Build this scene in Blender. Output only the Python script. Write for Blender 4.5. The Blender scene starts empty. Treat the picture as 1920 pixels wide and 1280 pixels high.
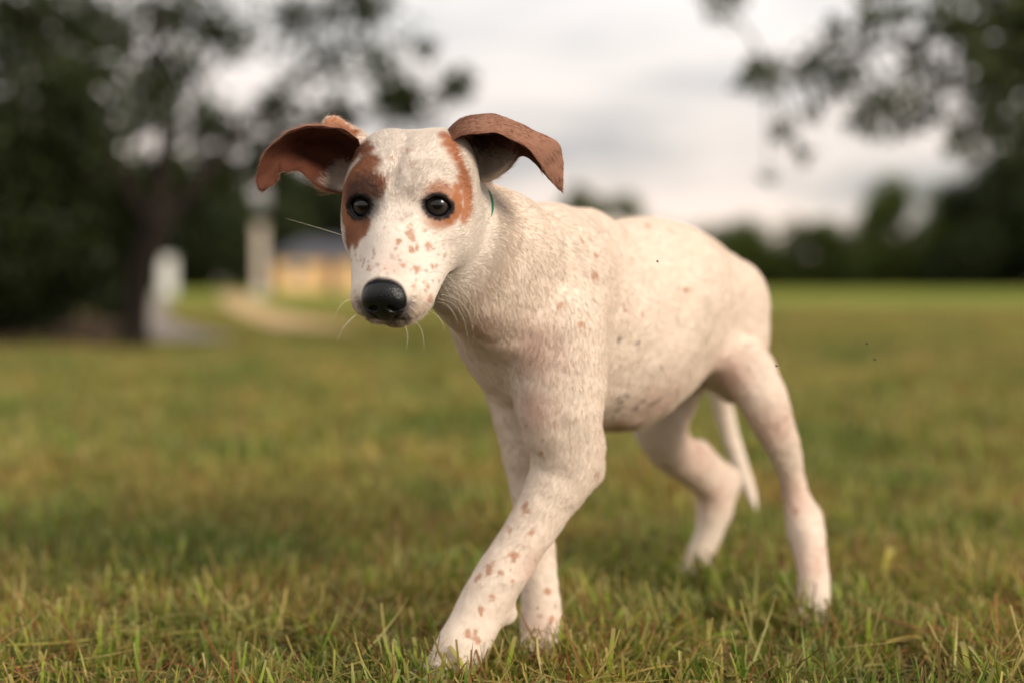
import bpy, bmesh, math, random
import numpy as np
from mathutils import Vector, Matrix
from mathutils.bvhtree import BVHTree

random.seed(7)
RNG = np.random.default_rng(11)
scene = bpy.context.scene
COL = scene.collection

# ------------------------------------------------------------------ camera
CAM_Z = 0.348                     # low, at the puppy's eye height
FPX = 2667.0                      # 50 mm lens on a 36 mm sensor, in pixels of a 1920 px wide frame
PITCH = math.atan((640 - 537) / FPX)
cam_data = bpy.data.cameras.new('camera')
cam_data.lens = 50.0
cam_data.sensor_width = 36.0
cam_data.clip_start = 0.02
cam_data.clip_end = 3000.0
cam_data.dof.use_dof = True
cam_data.dof.focus_distance = 1.125
cam_data.dof.aperture_fstop = 2.1
cam = bpy.data.objects.new('camera', cam_data)
COL.objects.link(cam)
cam.location = (0, 0, CAM_Z)
cam.rotation_euler = (math.radians(90) - PITCH, 0, 0)
scene.camera = cam

# ------------------------------------------------------------------ sky
world = bpy.data.worlds.new('World')
scene.world = world
world.use_nodes = True
SUN_EL = math.radians(23)
SUN_AZ = math.radians(135)        # compass style, 0 = +Y, clockwise: over the photographer's right shoulder
def build_world():
    nt = world.node_tree
    n, l = nt.nodes, nt.links
    n.clear()
    out = n.new('ShaderNodeOutputWorld')
    sky = n.new('ShaderNodeTexSky')
    sky.sky_type = 'NISHITA'
    sky.sun_disc = False
    sky.sun_elevation = SUN_EL
    sky.sun_rotation = SUN_AZ
    b1 = n.new('ShaderNodeBackground')
    b1.inputs['Strength'].default_value = 0.10
    l.new(sky.outputs[0], b1.inputs['Color'])
    tc = n.new('ShaderNodeTexCoord')
    mp = n.new('ShaderNodeMapping')
    mp.inputs['Scale'].default_value = (1.0, 1.0, 3.2)
    mp.inputs['Location'].default_value = (0.35, 0.1, 0.62)
    l.new(tc.outputs['Generated'], mp.inputs['Vector'])
    n1 = n.new('ShaderNodeTexNoise')
    n1.inputs['Scale'].default_value = 3.1
    n1.inputs['Detail'].default_value = 5
    n1.inputs['Roughness'].default_value = 0.55
    n1.inputs['Distortion'].default_value = 0.25
    l.new(mp.outputs[0], n1.inputs['Vector'])
    r1 = n.new('ShaderNodeValToRGB')
    e = r1.color_ramp.elements
    e[0].position = 0.33; e[0].color = (0.52, 0.565, 0.605, 1)
    e[1].position = 0.55; e[1].color = (1.0, 0.98, 0.97, 1)
    k = r1.color_ramp.elements.new(0.44); k.color = (0.82, 0.83, 0.835, 1)
    l.new(n1.outputs[0], r1.inputs[0])
    # warm evening tint of the low clouds
    sep = n.new('ShaderNodeSeparateXYZ')
    l.new(tc.outputs['Generated'], sep.inputs[0])
    mr = n.new('ShaderNodeMapRange')
    mr.inputs['From Min'].default_value = 0.0
    mr.inputs['From Max'].default_value = 0.21
    mr.inputs['To Min'].default_value = 0.85
    mr.inputs['To Max'].default_value = 0.12
    l.new(sep.outputs['Z'], mr.inputs['Value'])
    mx = n.new('ShaderNodeMixRGB'); mx.blend_type = 'MULTIPLY'
    mx.inputs[2].default_value = (1.08, 0.87, 0.72, 1)
    l.new(mr.outputs[0], mx.inputs[0]); l.new(r1.outputs[0], mx.inputs[1])
    b2 = n.new('ShaderNodeBackground')
    b2.inputs['Strength'].default_value = 1.12
    l.new(mx.outputs[0], b2.inputs['Color'])
    n2 = n.new('ShaderNodeTexNoise')
    n2.inputs['Scale'].default_value = 2.2
    n2.inputs['Detail'].default_value = 4
    l.new(mp.outputs[0], n2.inputs['Vector'])
    r2 = n.new('ShaderNodeMapRange')
    r2.inputs['From Min'].default_value = 0.30; r2.inputs['From Max'].default_value = 0.50
    r2.inputs['To Min'].default_value = 0.80; r2.inputs['To Max'].default_value = 1.0
    l.new(n2.outputs[0], r2.inputs['Value'])
    ms = n.new('ShaderNodeMixShader')
    l.new(r2.outputs[0], ms.inputs[0]); l.new(b1.outputs[0], ms.inputs[1]); l.new(b2.outputs[0], ms.inputs[2])
    l.new(ms.outputs[0], out.inputs['Surface'])
build_world()

# ------------------------------------------------------------------ sun behind thin cloud
sun_data = bpy.data.lights.new('sun', 'SUN')
sun_data.energy = 3.3
sun_data.angle = math.radians(15)
sun_data.color = (1.0, 0.89, 0.75)
sun = bpy.data.objects.new('sun', sun_data)
COL.objects.link(sun)
_sd = Vector((math.sin(SUN_AZ) * math.cos(SUN_EL), math.cos(SUN_AZ) * math.cos(SUN_EL), math.sin(SUN_EL)))
sun.rotation_euler = (-_sd).to_track_quat('-Z', 'Y').to_euler()

vs = scene.view_settings
vs.view_transform = 'Standard'
vs.look = 'None'
vs.exposure = -0.04
vs.gamma = 1.0
vs.use_curve_mapping = False
scene.render.engine = 'CYCLES'
scene.cycles.use_denoising = True
scene.cycles.max_bounces = 5
scene.cycles.diffuse_bounces = 2
scene.cycles.glossy_bounces = 2
scene.cycles.transparent_max_bounces = 4
scene.cycles.caustics_reflective = False
scene.cycles.caustics_refractive = False

# ------------------------------------------------------------------ helpers
CP, SP = math.cos(PITCH), math.sin(PITCH)
def W(px, py, d):
    """world point seen at photo pixel (px, py) at distance d along +Y"""
    a = (px - 960.0) / FPX
    b = (640.0 - py) / FPX
    # camera axes: right X, forward (0,CP,-SP), up (0,SP,CP)
    dy = CP + b * SP
    dz = -SP + b * CP
    t = d / dy
    return np.array([a * t, d, CAM_Z + dz * t])

def tag(o, label=None, cat=None, group=None, kind=None):
    if label: o['label'] = label
    if cat: o['category'] = cat
    if group: o['group'] = group
    if kind: o['kind'] = kind
    return o
def empty(name, loc=(0, 0, 0)):
    o = bpy.data.objects.new(name, None)
    o.empty_display_size = 0.1
    o.location = loc
    COL.objects.link(o)
    return o
def put(name, me, mat=None, parent=None):
    o = bpy.data.objects.new(name, me)
    if mat is not None:
        me.materials.append(mat)
    COL.objects.link(o)
    if parent is not None:
        o.parent = parent
        o.matrix_parent_inverse = Matrix.Translation(-Vector(parent.location))
    return o
def mesh_np(name, V, F, smooth=True):
    """V: (n,3), F: (m,k) with one k for all faces"""
    me = bpy.data.meshes.new(name)
    V = np.asarray(V, np.float32); F = np.asarray(F, np.int32)
    m, k = F.shape
    me.vertices.add(len(V)); me.vertices.foreach_set('co', V.ravel())
    me.loops.add(m * k); me.loops.foreach_set('vertex_index', F.ravel())
    me.polygons.add(m)
    me.polygons.foreach_set('loop_start', np.arange(0, m * k, k, dtype=np.int32))
    if smooth:
        me.polygons.foreach_set('use_smooth', np.ones(m, bool))
    me.update(calc_edges=True)
    me.validate()
    return me
def set_col(me, C, name='coat'):
    a = me.color_attributes.new(name, 'FLOAT_COLOR', 'POINT')
    c = np.ones((len(me.vertices), 4), np.float32); c[:, :3] = C
    a.data.foreach_set('color', c.ravel())

def _h(ix, iy, iz, seed):
    n = (ix * 374761393 + iy * 668265263 + iz * 1442695041 + seed * 974634777) & 0xFFFFFFFF
    n = ((n ^ (n >> 13)) * 1274126177) & 0xFFFFFFFF
    n = n ^ (n >> 16)
    return (n & 0xFFFF) / 65535.0
def vnoise(P, freq, seed=0):
    p = np.asarray(P, np.float64) * freq
    i = np.floor(p).astype(np.int64); f = p - i
    f = f * f * (3 - 2 * f)
    r = 0
    for dx in (0, 1):
        for dy in (0, 1):
            for dz in (0, 1):
                w = (f[:, 0] if dx else 1 - f[:, 0]) * (f[:, 1] if dy else 1 - f[:, 1]) * (f[:, 2] if dz else 1 - f[:, 2])
                r = r + w * _h(i[:, 0] + dx, i[:, 1] + dy, i[:, 2] + dz, seed)
    return r
def fbm(P, freq, seed=0, oct=3):
    r, a, s = 0, 1.0, 0
    for o in range(oct):
        r = r + a * vnoise(P, freq * 2 ** o, seed + o); s += a; a *= 0.5
    return r / s
def nrm(v):
    return v / (np.linalg.norm(v, axis=-1, keepdims=True) + 1e-12)
def sstep(a, b, x):
    t = np.clip((x - a) / (b - a), 0, 1)
    return t * t * (3 - 2 * t)

def principled(name, col=(0.5, 0.5, 0.5), rough=0.6, spec=0.3, attr=None):
    m = bpy.data.materials.new(name)
    m.use_nodes = True
    nt = m.node_tree
    b = nt.nodes['Principled BSDF']
    b.inputs['Base Color'].default_value = (*col, 1)
    b.inputs['Roughness'].default_value = rough
    b.inputs['Specular IOR Level'].default_value = spec
    if attr:
        a = nt.nodes.new('ShaderNodeAttribute'); a.attribute_name = attr
        nt.links.new(a.outputs['Color'], b.inputs['Base Color'])
    return m, nt, b

def noise_col(nt, b, c1, c2, scale, lo=0.35, hi=0.65, detail=5, coord='Object', stretch=None):
    tc = nt.nodes.new('ShaderNodeTexCoord')
    src = tc.outputs[coord]
    if stretch:
        mp = nt.nodes.new('ShaderNodeMapping'); mp.inputs['Scale'].default_value = stretch
        nt.links.new(src, mp.inputs['Vector']); src = mp.outputs[0]
    no = nt.nodes.new('ShaderNodeTexNoise')
    no.inputs['Scale'].default_value = scale; no.inputs['Detail'].default_value = detail
    nt.links.new(src, no.inputs['Vector'])
    r = nt.nodes.new('ShaderNodeValToRGB')
    r.color_ramp.elements[0].position = lo; r.color_ramp.elements[0].color = (*c1, 1)
    r.color_ramp.elements[1].position = hi; r.color_ramp.elements[1].color = (*c2, 1)
    nt.links.new(no.outputs[0], r.inputs[0])
    nt.links.new(r.outputs[0], b.inputs['Base Color'])
    return no, r

# ================================================================== SETTING
def tube(pts, rads, sides=5):
    pts = np.asarray(pts, float); n = len(pts)
    tg = nrm(np.gradient(pts, axis=0))
    ref = np.array([0.31, 0.2, 0.93])
    A = nrm(np.cross(tg, ref)); Bv = np.cross(tg, A)
    an = np.arange(sides) * 2 * math.pi / sides
    ring = pts[:, None] + (np.cos(an)[None, :, None] * A[:, None] + np.sin(an)[None, :, None] * Bv[:, None]) * np.asarray(rads)[:, None, None]
    V = ring.reshape(-1, 3)
    i = (np.arange(n - 1)[:, None] * sides + np.arange(sides)[None]).ravel()
    j = (np.arange(n - 1)[:, None] * sides + (np.arange(sides)[None] + 1) % sides).ravel()
    return V, np.stack([i, j, j + sides, i + sides], 1)
def join(parts):
    Vs, Fs, o = [], [], 0
    for V, F_ in parts:
        Vs.append(V); Fs.append(F_ + o); o += len(V)
    return np.concatenate(Vs), np.concatenate(Fs)
def catm(A, n):
    A = np.asarray(A, float); m = len(A)
    Pp = np.concatenate([2 * A[:1] - A[1:2], A, 2 * A[-1:] - A[-2:-1]])
    u = np.linspace(0, m - 1, n); i = np.minimum(u.astype(int), m - 2); t = (u - i)[:, None]
    p0, p1, p2, p3 = Pp[i], Pp[i + 1], Pp[i + 2], Pp[i + 3]
    return 0.5 * (2 * p1 + (p2 - p0) * t + (2 * p0 - 5 * p1 + 4 * p2 - p3) * t ** 2 + (3 * p1 - p0 - 3 * p2 + p3) * t ** 3)
def floor_pt(px, d, z=0.0):
    return np.array([(px - 960) * d / FPX, d, z])

# ---- lawn as one sheet to the horizon
def ground_material():
    m, nt, b = principled('lawn_soil', (0.1, 0.1, 0.03), 0.95, 0.05)
    n, l = nt.nodes, nt.links
    tc = n.new('ShaderNodeTexCoord')
    mp = n.new('ShaderNodeMapping'); mp.inputs['Scale'].default_value = (0.30, 1.0, 1.0)
    l.new(tc.outputs['Object'], mp.inputs['Vector'])
    n1 = n.new('ShaderNodeTexNoise'); n1.inputs['Scale'].default_value = 0.22; n1.inputs['Detail'].default_value = 6; n1.inputs['Roughness'].default_value = 0.6
    l.new(mp.outputs[0], n1.inputs['Vector'])
    r1 = n.new('ShaderNodeValToRGB'); e = r1.color_ramp.elements
    e[0].position = 0.36; e[0].color = (0.130, 0.180, 0.022, 1)
    e[1].position = 0.66; e[1].color = (0.30, 0.26, 0.060, 1)
    k = e.new(0.5); k.color = (0.190, 0.215, 0.032, 1)
    l.new(n1.outputs[0], r1.inputs[0])
    n2 = n.new('ShaderNodeTexNoise'); n2.inputs['Scale'].default_value = 14; n2.inputs['Detail'].default_value = 6
    l.new(tc.outputs['Object'], n2.inputs['Vector'])
    r2 = n.new('ShaderNodeValToRGB'); e = r2.color_ramp.elements
    e[0].position = 0.35; e[0].color = (0.022, 0.018, 0.009, 1)
    e[1].position = 0.65; e[1].color = (0.085, 0.066, 0.03, 1)
    l.new(n2.outputs[0], r2.inputs[0])
    # thatch and soil close by, closed turf further off
    sp = n.new('ShaderNodeSeparateXYZ'); l.new(tc.outputs['Object'], sp.inputs[0])
    mr = n.new('ShaderNodeMapRange'); mr.inputs['From Min'].default_value = 2.0; mr.inputs['From Max'].default_value = 9.0
    l.new(sp.outputs['Y'], mr.inputs['Value'])
    mx = n.new('ShaderNodeMixRGB'); l.new(mr.outputs[0], mx.inputs[0]); l.new(r2.outputs[0], mx.inputs[1]); l.new(r1.outputs[0], mx.inputs[2])
    l.new(mx.outputs[0], b.inputs['Base Color'])
    bp = n.new('ShaderNodeBump'); bp.inputs['Strength'].default_value = 0.8; bp.inputs['Distance'].default_value = 0.02
    l.new(n2.outputs[0], bp.inputs['Height']); l.new(bp.outputs[0], b.inputs['Normal'])
    return m
def grid_sheet():
    ys = np.concatenate([np.linspace(-4, 12, 50), np.geomspace(13, 900, 30)])
    xs = np.concatenate([-np.geomspace(700, 8, 16), np.linspace(-7, 7, 50), np.geomspace(8, 700, 16)])
    X, Y = np.meshgrid(xs, ys, indexing='ij')
    P = np.stack([X, Y, 0 * X], -1).reshape(-1, 3)
    dist = np.hypot(P[:, 0] - 0.1, P[:, 1] - 1.3)
    P[:, 2] = (fbm(P, 0.8, 71) - 0.5) * 0.05 * sstep(1.6, 4.0, dist) * sstep(40, 12, dist)
    n = len(ys)
    i = (np.arange(len(xs) - 1)[:, None] * n + np.arange(n - 1)[None]).ravel()
    return mesh_np('lawn', P, np.stack([i, i + n, i + n + 1, i + 1], 1))
lawn = put('lawn', grid_sheet(), ground_material()); tag(lawn, kind='structure')

def strip(name, L_, R_, mat, z):
    L_ = catm(L_, 40); R_ = catm(R_, 40)
    V = np.concatenate([L_, R_]); V[:, 2] = z
    i = np.arange(39)
    o = put(name, mesh_np(name, V, np.stack([i, i + 40, i + 41, i + 1], 1)), mat)
    tag(o, kind='structure')
    return V
gravel, nt, b = principled('gravel', (0.3, 0.26, 0.24), 0.95, 0.1)
noise_col(nt, b, (0.20, 0.165, 0.15), (0.36, 0.31, 0.28), 6.0)
DRIVE = ([floor_pt(150, 8.4), floor_pt(262, 10.5), floor_pt(268, 17), floor_pt(272, 30), floor_pt(285, 60)],
         [floor_pt(470, 8.6), floor_pt(420, 9.3), floor_pt(322, 14), floor_pt(312, 26), floor_pt(305, 60)])
strip('driveway', DRIVE[0], DRIVE[1], gravel, 0.032)
dirt, nt, b = principled('dry_earth', (0.45, 0.3, 0.15), 0.95, 0.05)
noise_col(nt, b, (0.44, 0.29, 0.14), (0.60, 0.42, 0.23), 2.5)
PATH = ([floor_pt(520, 10.8), floor_pt(455, 14.5), floor_pt(420, 24), floor_pt(410, 60)],
        [floor_pt(690, 10.2), floor_pt(600, 13.5), floor_pt(500, 22), floor_pt(455, 60)])
strip('dirt_path', PATH[0], PATH[1], dirt, 0.030)

litter_shade, nt, b = principled('leaf_litter_shade', (0.06, 0.04, 0.025), 0.95, 0.05)  # bare soil and litter, with the shade under the tree painted into its brown
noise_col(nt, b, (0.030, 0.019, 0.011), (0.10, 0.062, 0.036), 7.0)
LITTER_SHADE = ([floor_pt(-600, 7.9), floor_pt(-560, 9.5), floor_pt(-500, 12), floor_pt(-450, 15)],
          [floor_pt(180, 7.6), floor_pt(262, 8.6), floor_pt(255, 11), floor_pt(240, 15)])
strip('bare_ground_shade', LITTER_SHADE[0], LITTER_SHADE[1], litter_shade, 0.036)

# ---- grass
def blade_material():
    m, nt, b = principled('grass_blades', rough=0.55, spec=0.25, attr='blade')
    n, l = nt.nodes, nt.links
    tr = n.new('ShaderNodeBsdfTranslucent'); mx = n.new('ShaderNodeMixShader'); mx.inputs[0].default_value = 0.35
    a = [q for q in n if q.type == 'ATTRIBUTE'][0]
    oi = n.new('ShaderNodeObjectInfo')
    hs = n.new('ShaderNodeHueSaturation')
    mr = n.new('ShaderNodeMapRange'); mr.inputs['To Min'].default_value = 0.72; mr.inputs['To Max'].default_value = 1.22
    l.new(oi.outputs['Random'], mr.inputs['Value']); l.new(mr.outputs[0], hs.inputs['Value'])
    ge = n.new('ShaderNodeNewGeometry'); nz = n.new('ShaderNodeTexNoise'); nz.inputs['Scale'].default_value = 2.6; nz.inputs['Detail'].default_value = 4
    l.new(ge.outputs['Position'], nz.inputs['Vector'])
    rp = n.new('ShaderNodeValToRGB'); rp.color_ramp.elements[0].position = 0.36; rp.color_ramp.elements[0].color = (0.62, 0.78, 0.55, 1)
    rp.color_ramp.elements[1].position = 0.64; rp.color_ramp.elements[1].color = (1.25, 1.08, 0.95, 1)
    l.new(nz.outputs[0], rp.inputs[0])
    mm = n.new('ShaderNodeMixRGB'); mm.blend_type = 'MULTIPLY'; mm.inputs[0].default_value = 1.0
    l.new(a.outputs['Color'], mm.inputs[1]); l.new(rp.outputs[0], mm.inputs[2])
    l.new(mm.outputs[0], hs.inputs['Color'])
    l.new(hs.outputs[0], b.inputs['Base Color']); l.new(hs.outputs[0], tr.inputs['Color'])
    l.new(b.outputs[0], mx.inputs[1]); l.new(tr.outputs[0], mx.inputs[2])
    l.new(mx.outputs[0], n['Material Output'].inputs['Surface'])
    return m
BLADE = blade_material()
GREENS = 1.2 * np.array([(0.120, 0.190, 0.018), (0.175, 0.228, 0.026), (0.230, 0.228, 0.040), (0.074, 0.125, 0.015), (0.29, 0.28, 0.065)])
DRYS = 0.88 * np.array([(0.52, 0.42, 0.17), (0.42, 0.32, 0.11), (0.32, 0.18, 0.06), (0.28, 0.10, 0.04), (0.58, 0.50, 0.23), (0.38, 0.34, 0.10)])
def tuft_mesh(name, n, rad, hmin, hmax, wid, dry, lying, rng, segs=4):
    Vs, Fs, Cs, o = [], [], [], 0
    for i in range(n):
        a = rng.random() * 6.283; r = rad * math.sqrt(rng.random())
        p = np.array([math.cos(a) * r, math.sin(a) * r, 0.0])
        az = rng.random() * 6.283
        lie = rng.random() < lying
        isdry = lie or rng.random() < dry
        c = (DRYS[rng.integers(len(DRYS))] if isdry else GREENS[rng.integers(len(GREENS))]) * (0.75 + 0.5 * rng.random())
        w = wid * (0.5 + 0.8 * rng.random()) * (0.6 if isdry else 1.0)
        if lie:
            ln = hmax * (0.5 + 0.8 * rng.random()); el = rng.normal(0.05, 0.28); cv = rng.normal(0, 0.5)
            p[2] = hmin * (0.15 + 1.0 * rng.random())
        else:
            ln = hmin + (hmax - hmin) * rng.random() ** 1.5; el = 1.45 - abs(rng.normal(0, 0.42)); cv = -abs(rng.normal(0, 0.5))
        d = np.array([math.cos(az), math.sin(az), 0]); side = np.array([-d[1], d[0], 0])
        tw = rng.normal(0, 0.7); side = side * math.cos(tw) + np.array([0, 0, 1]) * math.sin(tw) * 0.6
        blunt = rng.random() < 0.55
        q = p.copy(); rows = []
        for s in range(segs + 1):
            t = s / segs
            ww = w * (1 - 0.35 * t if blunt else (1 - t ** 1.6) + 0.04) * 0.5
            rows += [q - side * ww, q + side * ww]
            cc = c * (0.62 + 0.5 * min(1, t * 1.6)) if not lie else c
            if blunt and not isdry and s == segs: cc = np.array((0.36, 0.30, 0.15))
            Cs += [cc, cc]
            e = el + cv * t
            q = q + (d * math.cos(e) + np.array([0, 0, 1]) * math.sin(e)) * ln / segs
        Vs.append(np.array(rows))
        k = np.arange(segs) * 2 + o
        Fs.append(np.stack([k, k + 1, k + 3, k + 2], 1)); o += 2 * (segs + 1)
    me = mesh_np(name, np.concatenate(Vs), np.concatenate(Fs))
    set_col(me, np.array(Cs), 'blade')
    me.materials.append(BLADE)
    return me
def grass_layer(name, label, P, scale, tufts, rng):
    """point mesh + geometry nodes that set one of the tufts on every point"""
    lib = bpy.data.collections.new(name + '_tufts')
    for i, me in enumerate(tufts):
        ob = bpy.data.objects.new('%s_%02d' % (name + '_tuft', i), me)
        lib.objects.link(ob)
    n = len(P)
    me = bpy.data.meshes.new(name); me.vertices.add(n); me.vertices.foreach_set('co', P.astype(np.float32).ravel())
    a = me.attributes.new('rot', 'FLOAT_VECTOR', 'POINT')
    rot = np.stack([rng.normal(0, 0.10, n), rng.normal(0, 0.10, n), rng.random(n) * 6.283], 1)
    a.data.foreach_set('vector', rot.astype(np.float32).ravel())
    a = me.attributes.new('size', 'FLOAT', 'POINT'); a.data.foreach_set('value', scale.astype(np.float32))
    a = me.attributes.new('pick', 'INT', 'POINT'); a.data.foreach_set('value', rng.integers(0, len(tufts), n).astype(np.int32))
    ob = bpy.data.objects.new(name, me); COL.objects.link(ob)
    g = bpy.data.node_groups.new(name + '_nodes', 'GeometryNodeTree')
    g.interface.new_socket('Geometry', in_out='INPUT', socket_type='NodeSocketGeometry')
    g.interface.new_socket('Geometry', in_out='OUTPUT', socket_type='NodeSocketGeometry')
    N = g.nodes; Lk = g.links
    gi = N.new('NodeGroupInput'); go = N.new('NodeGroupOutput')
    m2p = N.new('GeometryNodeMeshToPoints')
    ci = N.new('GeometryNodeCollectionInfo'); ci.inputs['Collection'].default_value = lib
    ci.inputs['Separate Children'].default_value = True; ci.inputs['Reset Children'].default_value = True
    ip = N.new('GeometryNodeInstanceOnPoints'); ip.inputs['Pick Instance'].default_value = True
    def named(nm, t):
        q = N.new('GeometryNodeInputNamedAttribute'); q.data_type = t; q.inputs['Name'].default_value = nm
        return q.outputs['Attribute']
    Lk.new(gi.outputs[0], m2p.inputs['Mesh']); Lk.new(m2p.outputs[0], ip.inputs['Points'])
    Lk.new(ci.outputs[0], ip.inputs['Instance'])
    e2r = N.new('FunctionNodeEulerToRotation'); Lk.new(named('rot', 'FLOAT_VECTOR'), e2r.inputs[0])
    Lk.new(e2r.outputs[0], ip.inputs['Rotation'])
    Lk.new(named('size', 'FLOAT'), ip.inputs['Scale']); Lk.new(named('pick', 'INT'), ip.inputs['Instance Index'])
    Lk.new(ip.outputs[0], go.inputs[0])
    md = ob.modifiers.new('tufts', 'NODES'); md.node_group = g
    tag(ob, label, 'grass', kind='stuff')
    return ob
PAWS = [(830, 1.20, .016), (1009, 1.272, .016), (1527, 1.405, .016), (1299, 1.625, .016)]
def scatter(d0, d1, dens, margin, rng):
    a = 2 * ((d1 ** 2 - d0 ** 2) * 0.18 + margin * (d1 - d0)); n = int(a * dens)
    y = np.sqrt(d0 ** 2 + rng.random(n * 2) * (d1 ** 2 - d0 ** 2)); x = (rng.random(n * 2) * 2 - 1) * (0.36 * d1 + margin)
    k = np.abs(x) < 0.36 * y + margin
    P = np.stack([x, y, 0 * x], 1)[k]
    P = P[rng.permutation(len(P))[:n]]
    for px, d, r in PAWS:
        c = floor_pt(px, d)
        P = P[np.hypot(P[:, 0] - c[0], P[:, 1] - c[1]) > r]
    return P
def make_grass():
    rng = np.random.default_rng(3)
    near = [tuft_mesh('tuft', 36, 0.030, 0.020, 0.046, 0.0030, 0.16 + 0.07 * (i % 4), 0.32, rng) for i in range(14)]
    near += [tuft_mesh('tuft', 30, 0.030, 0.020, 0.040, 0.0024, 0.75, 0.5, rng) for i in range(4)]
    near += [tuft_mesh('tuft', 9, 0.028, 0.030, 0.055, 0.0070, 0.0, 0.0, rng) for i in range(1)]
    P = scatter(0.80, 2.5, 2300, 0.75, rng)
    h = fbm(P, 9, 17); g = fbm(P, 3.5, 29)
    keep = rng.random(len(P)) < 0.35 + 1.1 * sstep(0.30, 0.52, h)
    P, h, g = P[keep], h[keep], g[keep]
    s = (0.70 + 0.85 * h + 0.6 * (g - 0.5)) * (0.72 + 0.55 * rng.random(len(P)))
    for px, d, r in PAWS:                        # turf standing up round each paw
        c = floor_pt(px, d); a = rng.random(46) * 6.283; q = 0.019 + 0.038 * rng.random(46)
        E = np.stack([c[0] + np.cos(a) * q, c[1] + np.sin(a) * q - 0.006, 0 * a], 1)
        P = np.concatenate([P, E]); s = np.concatenate([s, 0.95 + 0.45 * rng.random(46)])
    grass_layer('near_grass', 'sharp short lawn grass with dry clippings around the paws', P, s, near, rng)
    mid = [tuft_mesh('tuft', 34, 0.055, 0.024, 0.050, 0.0048, 0.18, 0.26, rng, 3) for i in range(10)]
    P = scatter(2.5, 6.5, 700, 2.2, rng)
    h = fbm(P, 4, 17)
    keep = rng.random(len(P)) < 0.4 + 1.0 * sstep(0.32, 0.5, h)
    P, h = P[keep], h[keep]
    P[:, 2] = (fbm(P, 0.8, 71) - 0.5) * 0.05 * sstep(1.6, 4.0, np.hypot(P[:, 0] - 0.1, P[:, 1] - 1.3))
    grass_layer('middle_grass', 'blurred olive lawn grass stretching behind the puppy', P, (0.85 + 0.9 * h) * (0.75 + 0.5 * rng.random(len(P))), mid, rng)
    far = [tuft_mesh('tuft', 30, 0.12, 0.03, 0.055, 0.009, 0.25, 0.3, rng, 2) for i in range(6)]
    P = scatter(6.5, 22, 75, 7.0, rng)
    from mathutils.geometry import intersect_point_tri_2d
    polys = [np.concatenate([catm(DRIVE[0], 12), catm(DRIVE[1], 12)[::-1]])[:, :2], np.concatenate([catm(PATH[0], 12), catm(PATH[1], 12)[::-1]])[:, :2], np.concatenate([catm(LITTER_SHADE[0], 12), catm(LITTER_SHADE[1], 12)[::-1]])[:, :2]]
    for pl in polys:
        x, y = P[:, 0], P[:, 1]; ins = np.zeros(len(P), bool); j = len(pl) - 1
        for i in range(len(pl)):
            xi, yi = pl[i]; xj, yj = pl[j]
            ins ^= ((yi > y) != (yj > y)) & (x < (xj - xi) * (y - yi) / (yj - yi + 1e-12) + xi)
            j = i
        P = P[~ins]
    h = fbm(P, 2, 17)
    P[:, 2] = (fbm(P, 0.8, 71) - 0.5) * 0.05 * sstep(40, 12, np.hypot(P[:, 0], P[:, 1]))
    grass_layer('far_grass', 'soft distant lawn grass below the trees', P, 0.7 + 0.7 * h, far, rng)
make_grass()

# ---- trees
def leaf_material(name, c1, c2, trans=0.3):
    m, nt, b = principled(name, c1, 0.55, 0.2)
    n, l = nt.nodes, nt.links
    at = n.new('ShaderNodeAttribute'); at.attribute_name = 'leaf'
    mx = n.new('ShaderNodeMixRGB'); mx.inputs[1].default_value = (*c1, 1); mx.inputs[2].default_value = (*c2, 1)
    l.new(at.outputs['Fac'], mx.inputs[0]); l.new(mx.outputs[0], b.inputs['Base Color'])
    tr = n.new('ShaderNodeBsdfTranslucent'); l.new(mx.outputs[0], tr.inputs['Color'])
    ms = n.new('ShaderNodeMixShader'); ms.inputs[0].default_value = trans
    l.new(b.outputs[0], ms.inputs[1]); l.new(tr.outputs[0], ms.inputs[2]); l.new(ms.outputs[0], n['Material Output'].inputs['Surface'])
    return m
def bark_material(name, c1, c2):
    m, nt, b = principled(name, c1, 0.9, 0.1)
    no, r = noise_col(nt, b, c1, c2, 9, stretch=(1, 1, 0.25))
    bp = nt.nodes.new('ShaderNodeBump'); bp.inputs['Distance'].default_value = 0.02
    nt.links.new(no.outputs[0], bp.inputs['Height']); nt.links.new(bp.outputs[0], b.inputs['Normal'])
    return m
LEAF_DARK = leaf_material('leaf_dark', (0.015, 0.023, 0.009), (0.055, 0.068, 0.021))
LEAF_MID = leaf_material('leaf_olive', (0.035, 0.048, 0.018), (0.085, 0.095, 0.032))
LEAF_FAR = leaf_material('leaf_far', (0.045, 0.066, 0.018), (0.12, 0.15, 0.028))
LEAF_FARD = leaf_material('leaf_far_dark', (0.020, 0.030, 0.012), (0.052, 0.066, 0.02))
BARK = bark_material('bark', (0.008, 0.006, 0.005), (0.024, 0.018, 0.014))
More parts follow.
